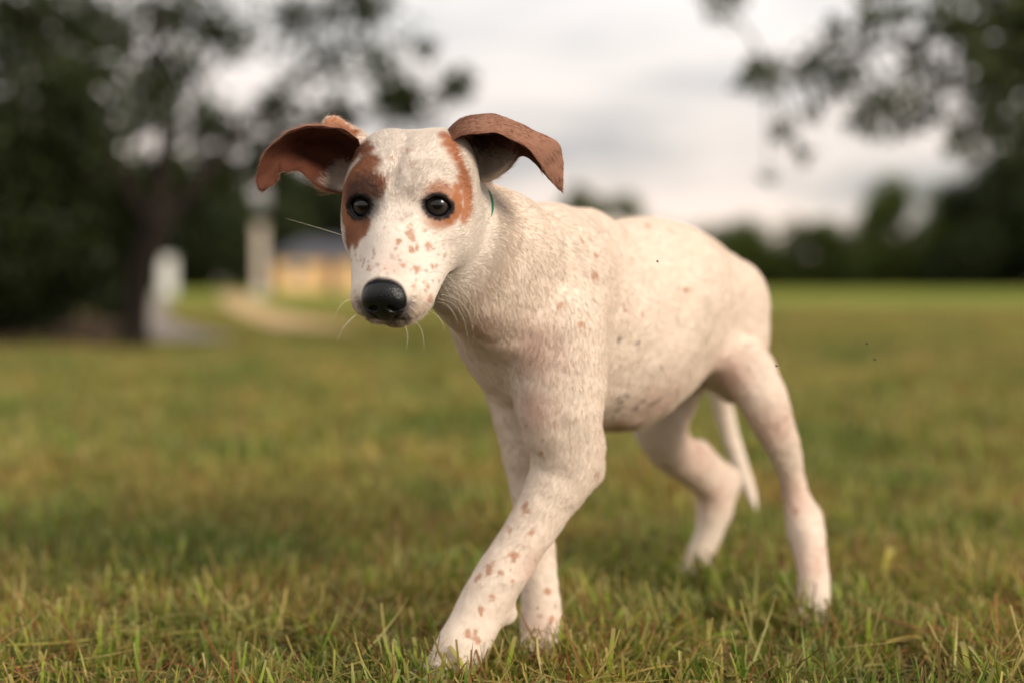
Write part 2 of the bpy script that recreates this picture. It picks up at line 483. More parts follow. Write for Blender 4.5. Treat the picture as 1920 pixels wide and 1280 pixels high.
def leaves(blobs_, size, rng, flat=0.0, droop=0.3):
    """blobs: (centre, radii(3), count)"""
    C, K = [], []
    for c, r, n in blobs_:
        n = int(n)
        if n < 1: continue
        v = nrm(rng.normal(size=(n, 3))) * (rng.random(n) ** (0.45))[:, None]
        # clumped: pull leaves towards a few centres inside the blob
        m = max(4, n // 22)
        cen = nrm(rng.normal(size=(m, 3))) * (rng.random(m) ** 0.4)[:, None]
        v = 0.45 * cen[rng.integers(0, m, n)] + 0.68 * v
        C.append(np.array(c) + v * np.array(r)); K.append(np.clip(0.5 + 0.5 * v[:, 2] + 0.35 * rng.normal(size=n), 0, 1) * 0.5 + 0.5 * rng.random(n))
    C = np.concatenate(C); K = np.concatenate(K); n = len(C)
    d = nrm(rng.normal(size=(n, 3)) - np.array([0, 0, droop])); s = nrm(np.cross(d, rng.normal(size=(n, 3)))); up = np.cross(s, d)
    L_ = size * (0.6 + 0.7 * rng.random(n))[:, None]; w = L_ * 0.30
    V = np.stack([C - d * L_ * 0.5, C + s * w + up * w * 0.25, C + d * L_ * 0.5, C - s * w + up * w * 0.25], 1).reshape(-1, 3)
    F_ = np.arange(n * 4).reshape(-1, 4)
    return V, F_, np.repeat(K, 4)
def crown(name, parent, blobs_, size, mat, rng, droop=0.3):
    V, F_, K = leaves(blobs_, size, rng, droop=droop)
    me = mesh_np(name, V, F_, False)
    a = me.attributes.new('leaf', 'FLOAT', 'POINT'); a.data.foreach_set('value', K.astype(np.float32))
    return put(name, me, mat, parent)
def limbs(parts, parent, mat=None, name='trunk', sides=8):
    V, F_ = join([tube(catm(np.array([p for p, _ in b]), 4 * len(b)), catm(np.array([[r, 0, 0] for _, r in b]), 4 * len(b))[:, 0], sides) for b in parts])
    return put(name, mesh_np(name, V, F_), mat or BARK, parent)

def blob(px, py, d, r, dens=1.0, sq=0.8):
    return (W(px, py, d), (r, r, r * sq), (1250 if px > 100 else 1500) * (r / 0.5) ** 2 * dens)
def left_tree():
    rng = np.random.default_rng(21)
    base = floor_pt(250, 7.5)
    t = empty('broad_tree', base)
    tag(t, 'near broad leafed tree with dark leaning trunk and sky showing through its crown', 'tree')
    limbs([[(base - np.array([0, 0, .05]), .115), (W(252, 610, 7.5), .080), (W(258, 540, 7.5), .078), (W(275, 470, 7.5), .085), (W(290, 420, 7.5), .07)],
           [(W(282, 450, 7.5), .06), (W(340, 380, 7.6), .045), (W(430, 270, 7.9), .03), (W(560, 140, 8.2), .018), (W(700, 60, 8.3), .008)],
           [(W(285, 430, 7.5), .06), (W(230, 330, 7.4), .05), (W(130, 180, 7.3), .035), (W(40, 20, 7.4), .02)],
           [(W(290, 420, 7.5), .055), (W(310, 250, 7.7), .04), (W(290, 60, 7.9), .03), (W(300, -200, 8), .015)],
           [(W(430, 270, 7.9), .025), (W(600, 240, 8.1), .016), (W(760, 190, 8.1), .010), (W(880, 165, 8.1), .005)],
           [(W(230, 330, 7.4), .04), (W(80, 330, 7.3), .028), (W(-120, 330, 7.3), .012)]], t)
    B = [blob(-60, 60, 7.6, .55, .7), blob(80, 40, 7.5, .50, .5), blob(215, 70, 8.0, .42, .35), blob(120, 175, 7.1, .42, .6), blob(-10, 260, 7.2, .50),
         blob(175, 290, 7.4, .42, .6), blob(320, 140, 8.0, .28, .6), blob(420, 60, 8.1, .24, .45), blob(300, 350, 7.8, .32), blob(60, 400, 7.4, .48), blob(200, 420, 7.7, .36),
         blob(450, 80, 8.3, .50, .11), blob(600, 130, 8.4, .45, .12), blob(720, 90, 8.3, .36, .12), blob(560, 240, 8.4, .36, .30), blob(760, 205, 8.2, .30, .35), blob(380, 250, 8.2, .36, .35), blob(330, 60, 8.2, .4, .22), blob(30, 330, 8.2, .7, .8), blob(180, 150, 8.4, .7, .25),
         blob(560, 30, 8.4, .22, .5), blob(680, 15, 8.2, .28, .6), blob(520, 200, 8.4, .20, .45), blob(630, 235, 8.4, .22, .6), blob(755, 180, 8.1, .22, .7),
         blob(850, 165, 8.0, .17, .8), blob(800, 95, 8.0, .08, .9), blob(420, 230, 8.3, .22, .5), blob(610, 120, 8.4, .20, .25), blob(700, 130, 8.4, .18, .3),
         blob(330, 30, 8.2, .25, .3), blob(410, 330, 8.2, .24, .8), blob(500, 300, 8.3, .20, .8), blob(-80, 500, 7.6, .42), blob(250, 200, 7.6, .3, .35),
         blob(100, -260, 7.8, .95, .8), blob(-350, 0, 7.5, .95, .8), blob(430, -260, 8.1, .7, .5), blob(-380, 380, 7.8, .85, .8), blob(-150, -550, 7.8, 1.0, .7), blob(350, -600, 8, .8, .6), blob(720, -220, 8.2, .4, .5)]
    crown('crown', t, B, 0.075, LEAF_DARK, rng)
left_tree()
def right_tree():
    rng = np.random.default_rng(22)
    base = floor_pt(2480, 6.3)
    t = empty('overhanging_tree', base)
    tag(t, 'tree at the right edge hanging loose leafy twigs into the sky', 'tree')
    cl = [(1900, 60, 100), (1860, 235, 60), (1785, 55, 52), (1720, 110, 40), (1640, 55, 38), (1560, 60, 26), (1545, 110, 36), (1565, 165, 36), (1655, 195, 50), (1615, 215, 34), (1500, 135, 26),
          (1425, 145, 34), (1395, 150, 22), (1350, 15, 40), (1440, 325, 15), (1505, 285, 22), (1468, 248, 24), (1800, 275, 30), (1905, 170, 60), (1915, 300, 22), (1745, 215, 36), (1690, 30, 26),
          (1830, 140, 46), (1930, 250, 40), (1760, 150, 30), (1600, 130, 24), (1520, 210, 20), (1690, 250, 20), (1980, 60, 110), (2080, 180, 110), (2000, 300, 60), (2150, 20, 140), (2250, 150, 150), (1850, -60, 90), (1650, -60, 60), (2100, -150, 170), (2350, -50, 170), (2300, 300, 110), (2500, 100, 190), (2500, -250, 220), (1900, -220, 110)]
    K = [( -0.3 + 0.6 * rng.random()) for _ in cl]
    B, L_ = [], []
    L_.append([(base - np.array([0, 0, .05]), .17), (W(2470, 300, 6.3), .13), (W(2420, -100, 6.3), .11), (W(2400, -500, 6.3), .06)])
    hub = [W(2430, -20, 6.3), W(2200, -60, 6.2), W(1980, 20, 6.1), W(1800, 60, 6.0), W(1620, 90, 6.0), W(1440, 130, 6.0)]
    L_.append([(h, r) for h, r in zip(hub, (.06, .045, .032, .022, .013, .006))])
    for (px, py, r), dk in zip(cl, K):
        d = 6.0 + dk; rm = 1.6 * r * d / FPX
        c = W(px, py, d)
        j = int(np.argmin([np.linalg.norm(h - c) for h in hub]))
        B.append((c, (rm, rm * 1.3, rm), max(8, 190 * (rm / 0.2) ** 2 * (1.0 if px < 1850 else 1.3))))
        mid = (hub[j] + c) / 2 + np.array([0, 0, 0.05])
        L_.append([(hub[j], .009), (mid, .006), (c, .003)])
    limbs(L_, t, sides=6)
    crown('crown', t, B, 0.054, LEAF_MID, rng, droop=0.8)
right_tree()
def shrub(px, d, w, h, label, n, mat, seed, leaf=0.07, group=None):
    rng = np.random.default_rng(seed)
    base = floor_pt(px, d); t = empty('dense_shrub', base); tag(t, label, 'shrub', group)
    B = []
    for k in range(9):
        r = w * (0.32 + 0.2 * rng.random())
        c = base + np.array([rng.normal(0, w * 0.30), rng.normal(0, w * 0.2), r * 0.45 + max(0, h - r * 1.1) * (k / 8.0)])
        B.append((c, (r, r, r * 0.85), n / 9))
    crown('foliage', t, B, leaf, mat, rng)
    limbs([[(base + np.array([0.1 * k - .1, 0, -.03]), .03), (base + np.array([0.25 * k - .2, 0, h * 0.5]), .02), (base + np.array([0.4 * k - .4, 0, h * 0.85]), .008)] for k in range(3)], t, name='stem', sides=6)
shrub(-20, 9.6, 1.0, 1.25, 'dark dense shrub left of the leaning trunk', 11000, LEAF_FARD, 31)
shrub(185, 13.5, 0.5, 0.75, 'small low shrub just left of the leaning trunk foot', 5000, LEAF_FARD, 35)
shrub(-330, 9.0, 1.2, 1.4, 'dark shrub cut by the left edge of the picture', 10000, LEAF_FARD, 32)
shrub(-110, 11.5, 1.2, 1.3, 'dark shrub filling the gap between two shrubs at far left', 11000, LEAF_FARD, 34)
shrub(95, 12.0, 0.62, 1.5, 'dark shrub right behind the leaning trunk', 9000, LEAF_FARD, 33)

def far_tree(px, d, h, w, label, mat, seed, n=1900, group='far trees', open_=1.0, low=0.08):
    rng = np.random.default_rng(seed)
    base = floor_pt(px, d); t = empty('far_tree', base); tag(t, label, 'tree', group)
    B = []
    for k in range(11):
        f = rng.random()
        r = w * (0.20 + 0.16 * rng.random()) * open_
        z = h * (low + (0.92 - low) * f) - r * 0.3
        sp = w * 0.36 * math.sqrt(max(0.05, 1 - (2 * (f - 0.42)) ** 2 * 0.8))
        a = rng.random() * 6.283
        B.append((base + np.array([math.cos(a) * sp, math.sin(a) * sp, max(z, r * 0.5)]), (r, r, r * 0.9), n / 11))
    crown('crown', t, B, 0.028 * h + 0.28, mat, rng)
    limbs([[(base - np.array([0, 0, .1]), .03 * h), (base + np.array([0, 0, h * .4]), .02 * h), (base + np.array([.1, 0, h * .8]), .006 * h)],
           [(base + np.array([0, 0, h * .35]), .014 * h), (base + np.array([w * .25, 0, h * .65]), .005 * h)],
           [(base + np.array([0, 0, h * .3]), .014 * h), (base + np.array([-w * .25, 0, h * .6]), .005 * h)]], t, sides=6)
# dark trees behind the house, left
for k, (px, d, h, w) in enumerate([(-250, 120, 13, 15), (-60, 130, 14, 14), (120, 120, 13, 13), (290, 128, 12.5, 12), (390, 135, 11.5, 12), (470, 128, 11.8, 11), (508, 134, 13.2, 11), (550, 138, 12.0, 12), (625, 130, 12.2, 11), (700, 140, 12, 12), (790, 140, 10.5, 11), (880, 145, 8, 10)]):
    far_tree(px, d, h, w, ['outermost dark far tree left of the frame', 'dark far tree hidden behind the left shrubs', 'dark far tree behind the leaning trunk', 'dark far tree right of the leaning trunk',
             'dark far tree above the white box', 'dark far tree left of the pale pillar', 'tallest dark far tree rising right behind the pale pillar', 'dark far tree over the left end of the house roof', 'dark far tree over the middle of the house',
             'dark far tree hidden behind the puppy face', 'dark far tree behind the puppy far ear', 'low dark far tree behind the puppy neck'][k], LEAF_FARD, 100 + k, 7500)
# tree line on the right
RL = [(1015, 150, 6.0, 9, 'far tree behind the puppy shoulders'), (1088, 150, 10.2, 6.0, 'small round far tree peeking over the puppy back'), (1172, 152, 9.4, 5.4, 'thin far tree right of the one peeking over the puppy back'),
      (1260, 150, 5.6, 8, 'low far tree hidden behind the puppy loin'), (1340, 148, 5.4, 8, 'low far tree just above the puppy rump'), (1385, 145, 5.8, 7, 'first low far tree right of the puppy rump'),
      (1440, 150, 5.5, 7.5, 'second low far tree right of the puppy rump'), (1500, 146, 5.6, 7.5, 'third low far tree right of the puppy rump'), (1560, 150, 6.0, 7.5, 'low far tree left of the round hump in the tree line'),
      (1620, 146, 6.4, 7, 'far tree at the left foot of the round hump'), (1690, 138, 9.0, 8, 'round bright green far tree forming a hump in the tree line'), (1745, 146, 6.4, 7, 'far tree in the dip right of the round hump'),
      (1800, 132, 8.6, 8, 'dark far tree rising right of the dip'), (1865, 126, 10.2, 9, 'tall dark far tree near the right edge'), (1903, 131, 9.4, 8, 'dark far tree between the two tallest at the right edge'), (1935, 122, 11.2, 10, 'tallest dark far tree cut by the right edge'),
      (2030, 125, 11, 10, 'first dark far tree beyond the right edge'), (2130, 130, 10, 10, 'second dark far tree beyond the right edge')]
for k, (px, d, h, w, lab) in enumerate(RL):
    far_tree(px, d, h * (1.12 if k in (1, 2) else 1.22), w * (1.0 if k in (1, 2) else 1.25), lab, LEAF_FAR if k < 13 else LEAF_FARD, 140 + k, 7000 if k not in (1, 2) else 2600, low=0.04 if k not in (1, 2) else 0.3)

# ---- house, pillar and box far behind the face
def box(lo, hi, bev=0.0):
    bm = bmesh.new()
    bmesh.ops.create_cube(bm, size=1)
    for v in bm.verts:
        v.co = Vector([lo[i] + (v.co[i] + 0.5) * (hi[i] - lo[i]) for i in range(3)])
    if bev:
        bmesh.ops.bevel(bm, geom=list(bm.edges), offset=bev, segments=2, affect='EDGES')
    return bm
def bm_obj(name, bm, mat, parent):
    me = bpy.data.meshes.new(name); bm.to_mesh(me); bm.free()
    return put(name, me, mat, parent)
def house():
    x0, x1, y0, y1, hw, hr = -18.0, -7.5, 108.0, 115.0, 2.5, 4.0
    t = empty('house', ((x0 + x1) / 2, (y0 + y1) / 2, 0)); tag(t, 'tan bungalow with a dark shingle roof far behind the face', 'house')
    wall, nt, b = principled('tan_render', (0.6, 0.36, 0.18), 0.9, 0.1); noise_col(nt, b, (0.72, 0.44, 0.21), (0.82, 0.54, 0.29), 1.2)
    roofm, nt, b = principled('dark_shingle', (0.06, 0.06, 0.07), 0.8, 0.2); noise_col(nt, b, (0.05, 0.05, 0.06), (0.11, 0.11, 0.13), 3)
    glass, _, _ = principled('window_glass', (0.03, 0.035, 0.04), 0.08, 0.6)
    white, _, _ = principled('white_trim', (0.75, 0.73, 0.70), 0.5, 0.3)
    wood, _, _ = principled('door_wood', (0.16, 0.09, 0.06), 0.6, 0.3)
    bm_obj('wall', box((x0, y0, 0), (x1, y1, hw)), wall, t)
    e = 0.5; ym = (y0 + y1) / 2
    V = np.array([(x0 - e, y0 - e, hw - .12), (x1 + e, y0 - e, hw - .12), (x1 + e, y1 + e, hw - .12), (x0 - e, y1 + e, hw - .12), (x0 + 1.5, ym, hr), (x1 - 1.5, ym, hr)])
    bm = bmesh.new(); vv = [bm.verts.new(v) for v in V]
    for f in ((0, 1, 5, 4), (2, 3, 4, 5), (1, 2, 5), (3, 0, 4), (3, 2, 1, 0)): bm.faces.new([vv[i] for i in f])
    r = bm_obj('roof', bm, roofm, t)
    bm_obj('chimney', box((x0 + 6, ym - .3, hr - .6), (x0 + 6.6, ym + .3, hr + .7)), wall, r)
    for wx in (x0 + 1.2, x0 + 6.2, x0 + 8.6):
        w = bm_obj('window', box((wx, y0 - .06, 1.0), (wx + 1.1, y0 - .005, 2.0), .01), white, t)
        bm_obj('pane', box((wx + .07, y0 - .075, 1.07), (wx + .52, y0 - .062, 1.93)), glass, w)
        bm_obj('pane', box((wx + .58, y0 - .075, 1.07), (wx + 1.03, y0 - .062, 1.93)), glass, w)
    d = bm_obj('door', box((x0 + 3.9, y0 - .07, 0.0), (x0 + 4.8, y0 - .004, 2.05), .01), wood, t)
    bm_obj('handle', box((x0 + 4.62, y0 - .12, .98), (x0 + 4.68, y0 - .072, 1.1), .01), white, d)
house()
def pillar():
    p = floor_pt(489, 48)
    t = empty('gate_pillar', p); tag(t, 'tall pale pillar standing left of the tan bungalow', 'pillar')
    m, nt, b = principled('pale_stone', (0.55, 0.47, 0.4), 0.85, 0.1); noise_col(nt, b, (0.50, 0.42, 0.36), (0.64, 0.56, 0.48), 4)
    x, y = p[0], p[1]
    bm_obj('plinth', box((x - .22, y - .22, -.05), (x + .22, y + .22, .30), .02), m, t)
    bm_obj('shaft', box((x - .15, y - .15, .302), (x + .15, y + .15, 2.30), .02), m, t)
    bm_obj('cap', box((x - .20, y - .20, 2.302), (x + .20, y + .20, 2.42), .03), m, t)
pillar()
def cabinet():
    p = floor_pt(315, 40)
    t = empty('utility_cabinet', p); tag(t, 'small white upright cabinet beside the driveway behind the trunk', 'cabinet')
    m, nt, b = principled('white_enamel', (0.82, 0.80, 0.78), 0.5, 0.4); noise_col(nt, b, (0.70, 0.68, 0.66), (0.80, 0.78, 0.76), 3)
    g, _, _ = principled('grey_metal', (0.3, 0.3, 0.3), 0.4, 0.5)
    x, y = p[0], p[1]
    bm_obj('base', box((x - .18, y - .28, -.02), (x + .18, y + .28, .08), .01), g, t)
    bm_obj('housing', box((x - .16, y - .25, .082), (x + .16, y + .25, 1.12), .03), m, t)
    d = bm_obj('door', box((x - .13, y - .275, .14), (x + .13, y - .252, 1.05), .01), m, t)
    bm_obj('handle', box((x + .07, y - .30, .55), (x + .10, y - .277, .68), .004), g, d)
    bm_obj('lid', box((x - .19, y - .29, 1.122), (x + .19, y + .29, 1.17), .015), m, t)
cabinet()

# ---- gnats in the evening air
gnat_mat, _, _ = principled('gnat', (0.012, 0.010, 0.009), 0.5, 0.3)
wing_mat, _, _ = principled('gnat_wing', (0.10, 0.09, 0.08), 0.3, 0.4)
for k, (px, py, d, lab) in enumerate([(1456, 686, 1.12, 'tiny dark gnat flying beside the puppy hind thigh'), (1625, 644, 1.13, 'upper of two tiny gnats over the field at right'),
                                      (1640, 674, 1.12, 'lower of two tiny gnats over the field at right'), (1233, 491, 1.12, 'tiny dark gnat in front of the puppy back'), (103, 936, 1.12, 'tiny dark gnat low over the grass at far left')]):
    c = W(px, py, d); t = empty('gnat', c); tag(t, lab, 'gnat', 'gnats in the air')
    s = 0.0011 if k != 4 else 0.0007
    ax = nrm(np.array([math.cos(k * 2.1), 0.3, math.sin(k * 1.3) * 0.4]))
    V, F_ = tube(np.array([c - ax * s, c - ax * s * .5, c, c + ax * s * .5, c + ax * s]), s * np.array([.15, .42, .40, .30, .22]), 8)
    put('body', mesh_np('body', V, F_), gnat_mat, t)
    sd = nrm(np.cross(ax, [0, 0, 1]))
    for sg in (-1, 1):
        q = c + np.array([0, 0, s * .3])
        put('wing', mesh_np('wing', [q, q + sd * sg * s * 1.1 + np.array([0, 0, s * .8]), q + sd * sg * s * .8 - ax * s * 1.0 + np.array([0, 0, s * .7]), q - ax * s * .4], [[0, 1, 2, 3]]), wing_mat, t)


# ================================================================== PUPPY
# ---- distance-field modelling
def cone(a, b, ra, rb, k=0.012):
    return ('c', np.array(a, float), np.array(b, float), ra, rb, k)
def ell(c, R, rad, k=0.012):
    return ('e', np.array(c, float), np.array(R, float), np.array(rad, float), None, k)
def catmull(A, n):
    """resample the first axis of A through Catmull-Rom to n samples"""
    A = np.asarray(A); m = len(A)
    Pp = np.concatenate([2 * A[:1] - A[1:2], A, 2 * A[-1:] - A[-2:-1]])
    u = np.linspace(0, m - 1, n); i = np.minimum(u.astype(int), m - 2); t = (u - i).reshape(-1, *([1] * (A.ndim - 1)))
    p0, p1, p2, p3 = Pp[i], Pp[i + 1], Pp[i + 2], Pp[i + 3]
    return 0.5 * (2 * p1 + (p2 - p0) * t + (2 * p0 - 5 * p1 + 4 * p2 - p3) * t ** 2 + (3 * p1 - p0 - 3 * p2 + p3) * t ** 3)
def chain(pts, k=0.003):
    A = catmull(np.array([[*p, r * 0.93] for p, r in pts]), (len(pts) - 1) * 3 + 1)
    return [cone(A[i, :3], A[i + 1, :3], A[i, 3], A[i + 1, 3], k) for i in range(len(A) - 1)]
def pd(pr, P):
    if pr[0] == 'c':
        a, b, ra, rb = pr[1:5]
        ba = b - a
        t = np.clip(((P - a) @ ba) / (ba @ ba), 0, 1)
        return np.linalg.norm(P - a - t[:, None] * ba, axis=1) - (ra + t * (rb - ra))
    c, R, rad = pr[1:4]
    q = (P - c) @ R.T
    k0 = np.linalg.norm(q / rad, axis=1); k1 = np.linalg.norm(q / rad ** 2, axis=1) + 1e-9
    return k0 * (k0 - 1) / k1
def smin(a, b, k):
    h = np.maximum(k - np.abs(a - b), 0) / k
    return np.minimum(a, b) - h * h * k * 0.25
def smax(a, b, k):
    return -smin(-a, -b, k)
_bb = {}
def bbox(pr):
    if pr[0] == 'c':
        return np.minimum(pr[1] - pr[3], pr[2] - pr[4]), np.maximum(pr[1] + pr[3], pr[2] + pr[4])
    e = np.sqrt(((pr[2] * pr[3][:, None]) ** 2).sum(0))
    return pr[1] - e, pr[1] + e
PAD = 0.032
def inbox(P, lo, hi):
    return np.flatnonzero(((P > lo - PAD) & (P < hi + PAD)).all(1))
def group(prs, P):
    key = id(prs)
    if key not in _bb:
        b = [bbox(p) for p in prs]
        _bb[key] = (b, np.min([x[0] for x in b], 0), np.max([x[1] for x in b], 0))
    b, lo, hi = _bb[key]
    out = np.full(len(P), 0.06)
    gi = inbox(P, lo, hi)
    if len(gi) == 0: return out
    Q = P[gi]; d = np.full(len(Q), 0.06)
    for pr, (l_, h_) in zip(prs, b):
        i = inbox(Q, l_, h_)
        if len(i): d[i] = smin(d[i], pd(pr, Q[i]), pr[5])
    out[gi] = d
    return out

# ---- body frame (the puppy walks towards the camera's left)
F = np.array([-0.63, -0.777, 0.0]); L = np.array([0.777, -0.63, 0.0]); U = np.array([0, 0, 1.0])
RB = np.stack([F, L, U])
def RBp(pitch):
    c, s = math.cos(pitch), math.sin(pitch)
    return np.stack([F * c + U * s, L, U * c - F * s])

TORSO = [
    ell(W(1052, 595, 1.33), RBp(-0.10), (0.098, 0.069, 0.094), 0.02),
    ell(W(1160, 622, 1.41), RBp(-0.10), (0.112, 0.080, 0.098), 0.05),
    ell(W(1240, 552, 1.465), RBp(0.16), (0.096, 0.073, 0.074), 0.05),
    ell(W(1304, 592, 1.545), RBp(0.62), (0.084, 0.063, 0.068), 0.05),
    cone(W(1100, 452, 1.34), W(1010, 492, 1.28), 0.026, 0.038, 0.03),         # withers
    ell(W(992, 640, 1.265), RBp(-0.3), (0.040, 0.042, 0.055), 0.035),          # prosternum
    cone(W(990, 548, 1.27), W(912, 474, 1.205), 0.068, 0.050, 0.05),         # neck
    cone(W(912, 474, 1.205), W(845, 430, 1.180), 0.050, 0.040, 0.03),
    cone(W(950, 588, 1.22), W(862, 530, 1.175), 0.035, 0.026, 0.03),         # throat
    cone(W(1350, 545, 1.60), W(1350, 640, 1.655), 0.026, 0.018, 0.03),        # root of the tail
]
TORSO += chain([(W(1350, 640, 1.655), 0.0165), (W(1348, 710, 1.695), 0.0150), (W(1360, 780, 1.722), 0.0125),
                (W(1384, 860, 1.728), 0.0100), (W(1406, 920, 1.724), 0.0072), (W(1418, 955, 1.708), 0.0032)])
def paw(c, fwd, w=0.022, ln=0.030, toes=True):
    """pad and four toes; c = centre of the pad on the soil"""
    fwd = nrm(np.array([fwd[0], fwd[1], 0.0])); side = np.array([fwd[1], -fwd[0], 0.0])
    c = np.array(c, float)
    R = np.stack([fwd, side, U])
    o = [ell(c + U * 0.014, R, (ln * 0.9, w, 0.015), 0.012)]
    for i, s in enumerate((-1.5, -0.5, 0.5, 1.5)):
        ahead = ln * (0.62 if abs(s) < 1 else 0.42)
        b = c + side * s * w * 0.5
        o.append(cone(b + U * 0.018, b + fwd * ahead + U * 0.011, 0.0095, 0.0088, 0.006))
    return o
def gnd(px, d):
    p = W(px, 525, d); p[2] = 0.0
    return p
LF = [ell(W(1062, 560, 1.262), RBp(-0.35), (0.038, 0.030, 0.085), 0.03)]       # shoulder blade
LF += chain([(W(1044, 620, 1.228), 0.047), (W(1050, 760, 1.228), 0.0405), (W(1062, 862, 1.235), 0.0315),
             (W(1035, 925, 1.232), 0.0265), (W(975, 1022, 1.222), 0.0232), (W(925, 1100, 1.212), 0.0235),
             (W(893, 1160, 1.207), 0.0225), (W(858, 1225, 1.200), 0.0235), (gnd(842, 1.205) + U * .020, 0.022)])
LF += [cone(W(1106, 882, 1.255), W(1082, 845, 1.245), 0.0125, 0.018, 0.018),      # point of the elbow
       cone(W(952, 1150, 1.225), W(930, 1120, 1.220), 0.009, 0.012, 0.015)]    # carpal pad
LF += paw(gnd(826, 1.190), (-0.50, -0.86), 0.025, 0.034)
RF = chain([(W(962, 640, 1.29), 0.033), (W(972, 740, 1.30), 0.0300), (W(990, 830, 1.30), 0.0255),
            (W(995, 885, 1.305), 0.0222), (W(1001, 960, 1.30), 0.0195), (W(1010, 1060, 1.29), 0.0182),
            (W(1014, 1150, 1.285), 0.0190), (W(1013, 1205, 1.280), 0.0180), (gnd(1010, 1.275) + U * .02, 0.019)])
RF += [cone(W(1040, 1165, 1.295), W(1028, 1150, 1.29), 0.008, 0.010, 0.012),
       cone(W(1012, 868, 1.325), W(1000, 850, 1.315), 0.012, 0.016, 0.02)]
RF += paw(gnd(1006, 1.262), (-0.30, -0.95), 0.0235, 0.031)
LH = [ell(W(1384, 632, 1.487), np.stack([nrm(np.array([0.35, -0.25, -0.9])), L, nrm(np.cross(np.array([0.35, -0.25, -0.9]), L))]), (0.062, 0.031, 0.037), 0.03)]
LH += chain([(W(1400, 690, 1.455), 0.029), (W(1432, 752, 1.430), 0.0245), (W(1463, 826, 1.435), 0.0195),
             (W(1482, 884, 1.448), 0.0142), (W(1495, 935, 1.452), 0.0150), (W(1508, 985, 1.440), 0.0180),
             (W(1520, 1040, 1.425), 0.0175), (W(1527, 1090, 1.415), 0.0170), (gnd(1530, 1.412) + U * .02, 0.0165)])
LH += [cone(W(1518, 968, 1.462), W(1514, 1000, 1.450), 0.012, 0.014, 0.02)]
LH += paw(gnd(1524, 1.392), (-0.35, -0.94), 0.022, 0.031)
RH = [ell(W(1255, 700, 1.555), np.stack([nrm(np.array([-0.1, -0.3, -0.9])), L, nrm(np.cross(np.array([-0.1, -0.3, -0.9]), L))]), (0.080, 0.032, 0.050), 0.03)]
RH += chain([(W(1235, 780, 1.545), 0.033), (W(1250, 832, 1.555), 0.0275), (W(1292, 868, 1.585), 0.0240), (W(1328, 905, 1.615), 0.0205),
             (W(1337, 940, 1.628), 0.0200), (W(1331, 990, 1.632), 0.0172), (W(1312, 1040, 1.632), 0.0165), (gnd(1302, 1.632) + U * .02, 0.0165)])
RH += [cone(W(1366, 898, 1.640), W(1310, 842, 1.610), 0.0100, 0.0110, 0.022),
       cone(W(1366, 898, 1.640), W(1350, 950, 1.640), 0.0100, 0.0110, 0.022)]
RH += paw(gnd(1294, 1.612), (-0.55, -0.83), 0.021, 0.030)

# ---- head frame
YAW, HP, ROLL = math.radians(12.0), math.radians(35.0), math.radians(-0.5)
hf = np.array([-math.sin(YAW), -math.cos(YAW), 0.0]); hl = np.array([math.cos(YAW), -math.sin(YAW), 0.0])
HF = hf * math.cos(HP) - U * math.sin(HP)
HU = U * math.cos(HP) + hf * math.sin(HP)
HL = hl * math.cos(ROLL) + HU * math.sin(ROLL); HU = HU * math.cos(ROLL) - hl * math.sin(ROLL)
HR = np.stack([HL, HF, HU])                       # rows: left, forward, up
H0 = W(749, 389, 1.105)
def hp(x, y, z):                                  # head coordinates in centimetres
    return H0 + 0.01 * (x * HL + y * HF + z * HU)
def hell(c, rad, k=0.012, R=None):
    return ell(hp(*c), HR if R is None else R @ HR, np.array(rad) * 0.01, k)
def hcone(a, b, ra, rb, k=0.012):
    return cone(hp(*a), hp(*b), ra * 0.01, rb * 0.01, k)
def both(f):
    return [f(-1), f(1)]
HEAD = [hell((0, -3.8, -0.1), (4.4, 4.7, 3.65), 0.02)]
HEAD += both(lambda s: hell((s * 2.3, -1.15, 1.15), (2.0, 1.95, 1.55), 0.018))              # brows
HEAD += both(lambda s: hell((s * 3.35, -2.9, -2.2), (2.1, 3.3, 2.8), 0.022))             # cheeks
HEAD += both(lambda s: hell((s * 2.85, -2.3, -3.9), (2.25, 3.0, 2.4), 0.02))             # jaw muscles
HEAD += both(lambda s: hell((s * 2.4, -5.6, 0.6), (2.2, 2.8, 2.4), 0.02))                # back of the skull
HEAD += [hcone((0, -1.0, -1.45), (0, 2.2, -1.85), 2.45, 2.1, 0.02),
         hcone((0, 2.0, -1.9), (0, 6.0, -3.2), 2.05, 1.65, 0.015)]                       # bridge of the muzzle
HEAD += both(lambda s: hcone((s * 1.85, 0.2, -3.1), (s * 1.5, 5.2, -4.5), 2.4, 1.75, 0.018))  # flews
HEAD += both(lambda s: hell((s * 1.1, 6.2, -4.7), (1.35, 1.3, 1.35), 0.012))           # lip pads below the nose
HEAD += [hcone((0, -2.5, -4.8), (0, 5.0, -6.35), 2.4, 1.15, 0.012)]                      # lower jaw
HEAD += [cone(W(622, 236, 1.185), W(668, 268, 1.175), 0.0105, 0.0105, 0.012),
         cone(W(868, 250, 1.182), W(850, 275, 1.175), 0.010, 0.013, 0.012),
         cone(W(872, 335, 1.175), W(896, 330, 1.180), 0.014, 0.010, 0.012)]
EYE_R = 1.48
EYES = [hp(s * 2.85, -0.66, -0.22) for s in (-1, 1)]
EAX = [nrm(x * HL + 0.84 * HF + 0.50 * HU) for x in (-0.02, 0.29)]
NOSE_C = hp(0, 6.85, -3.65)
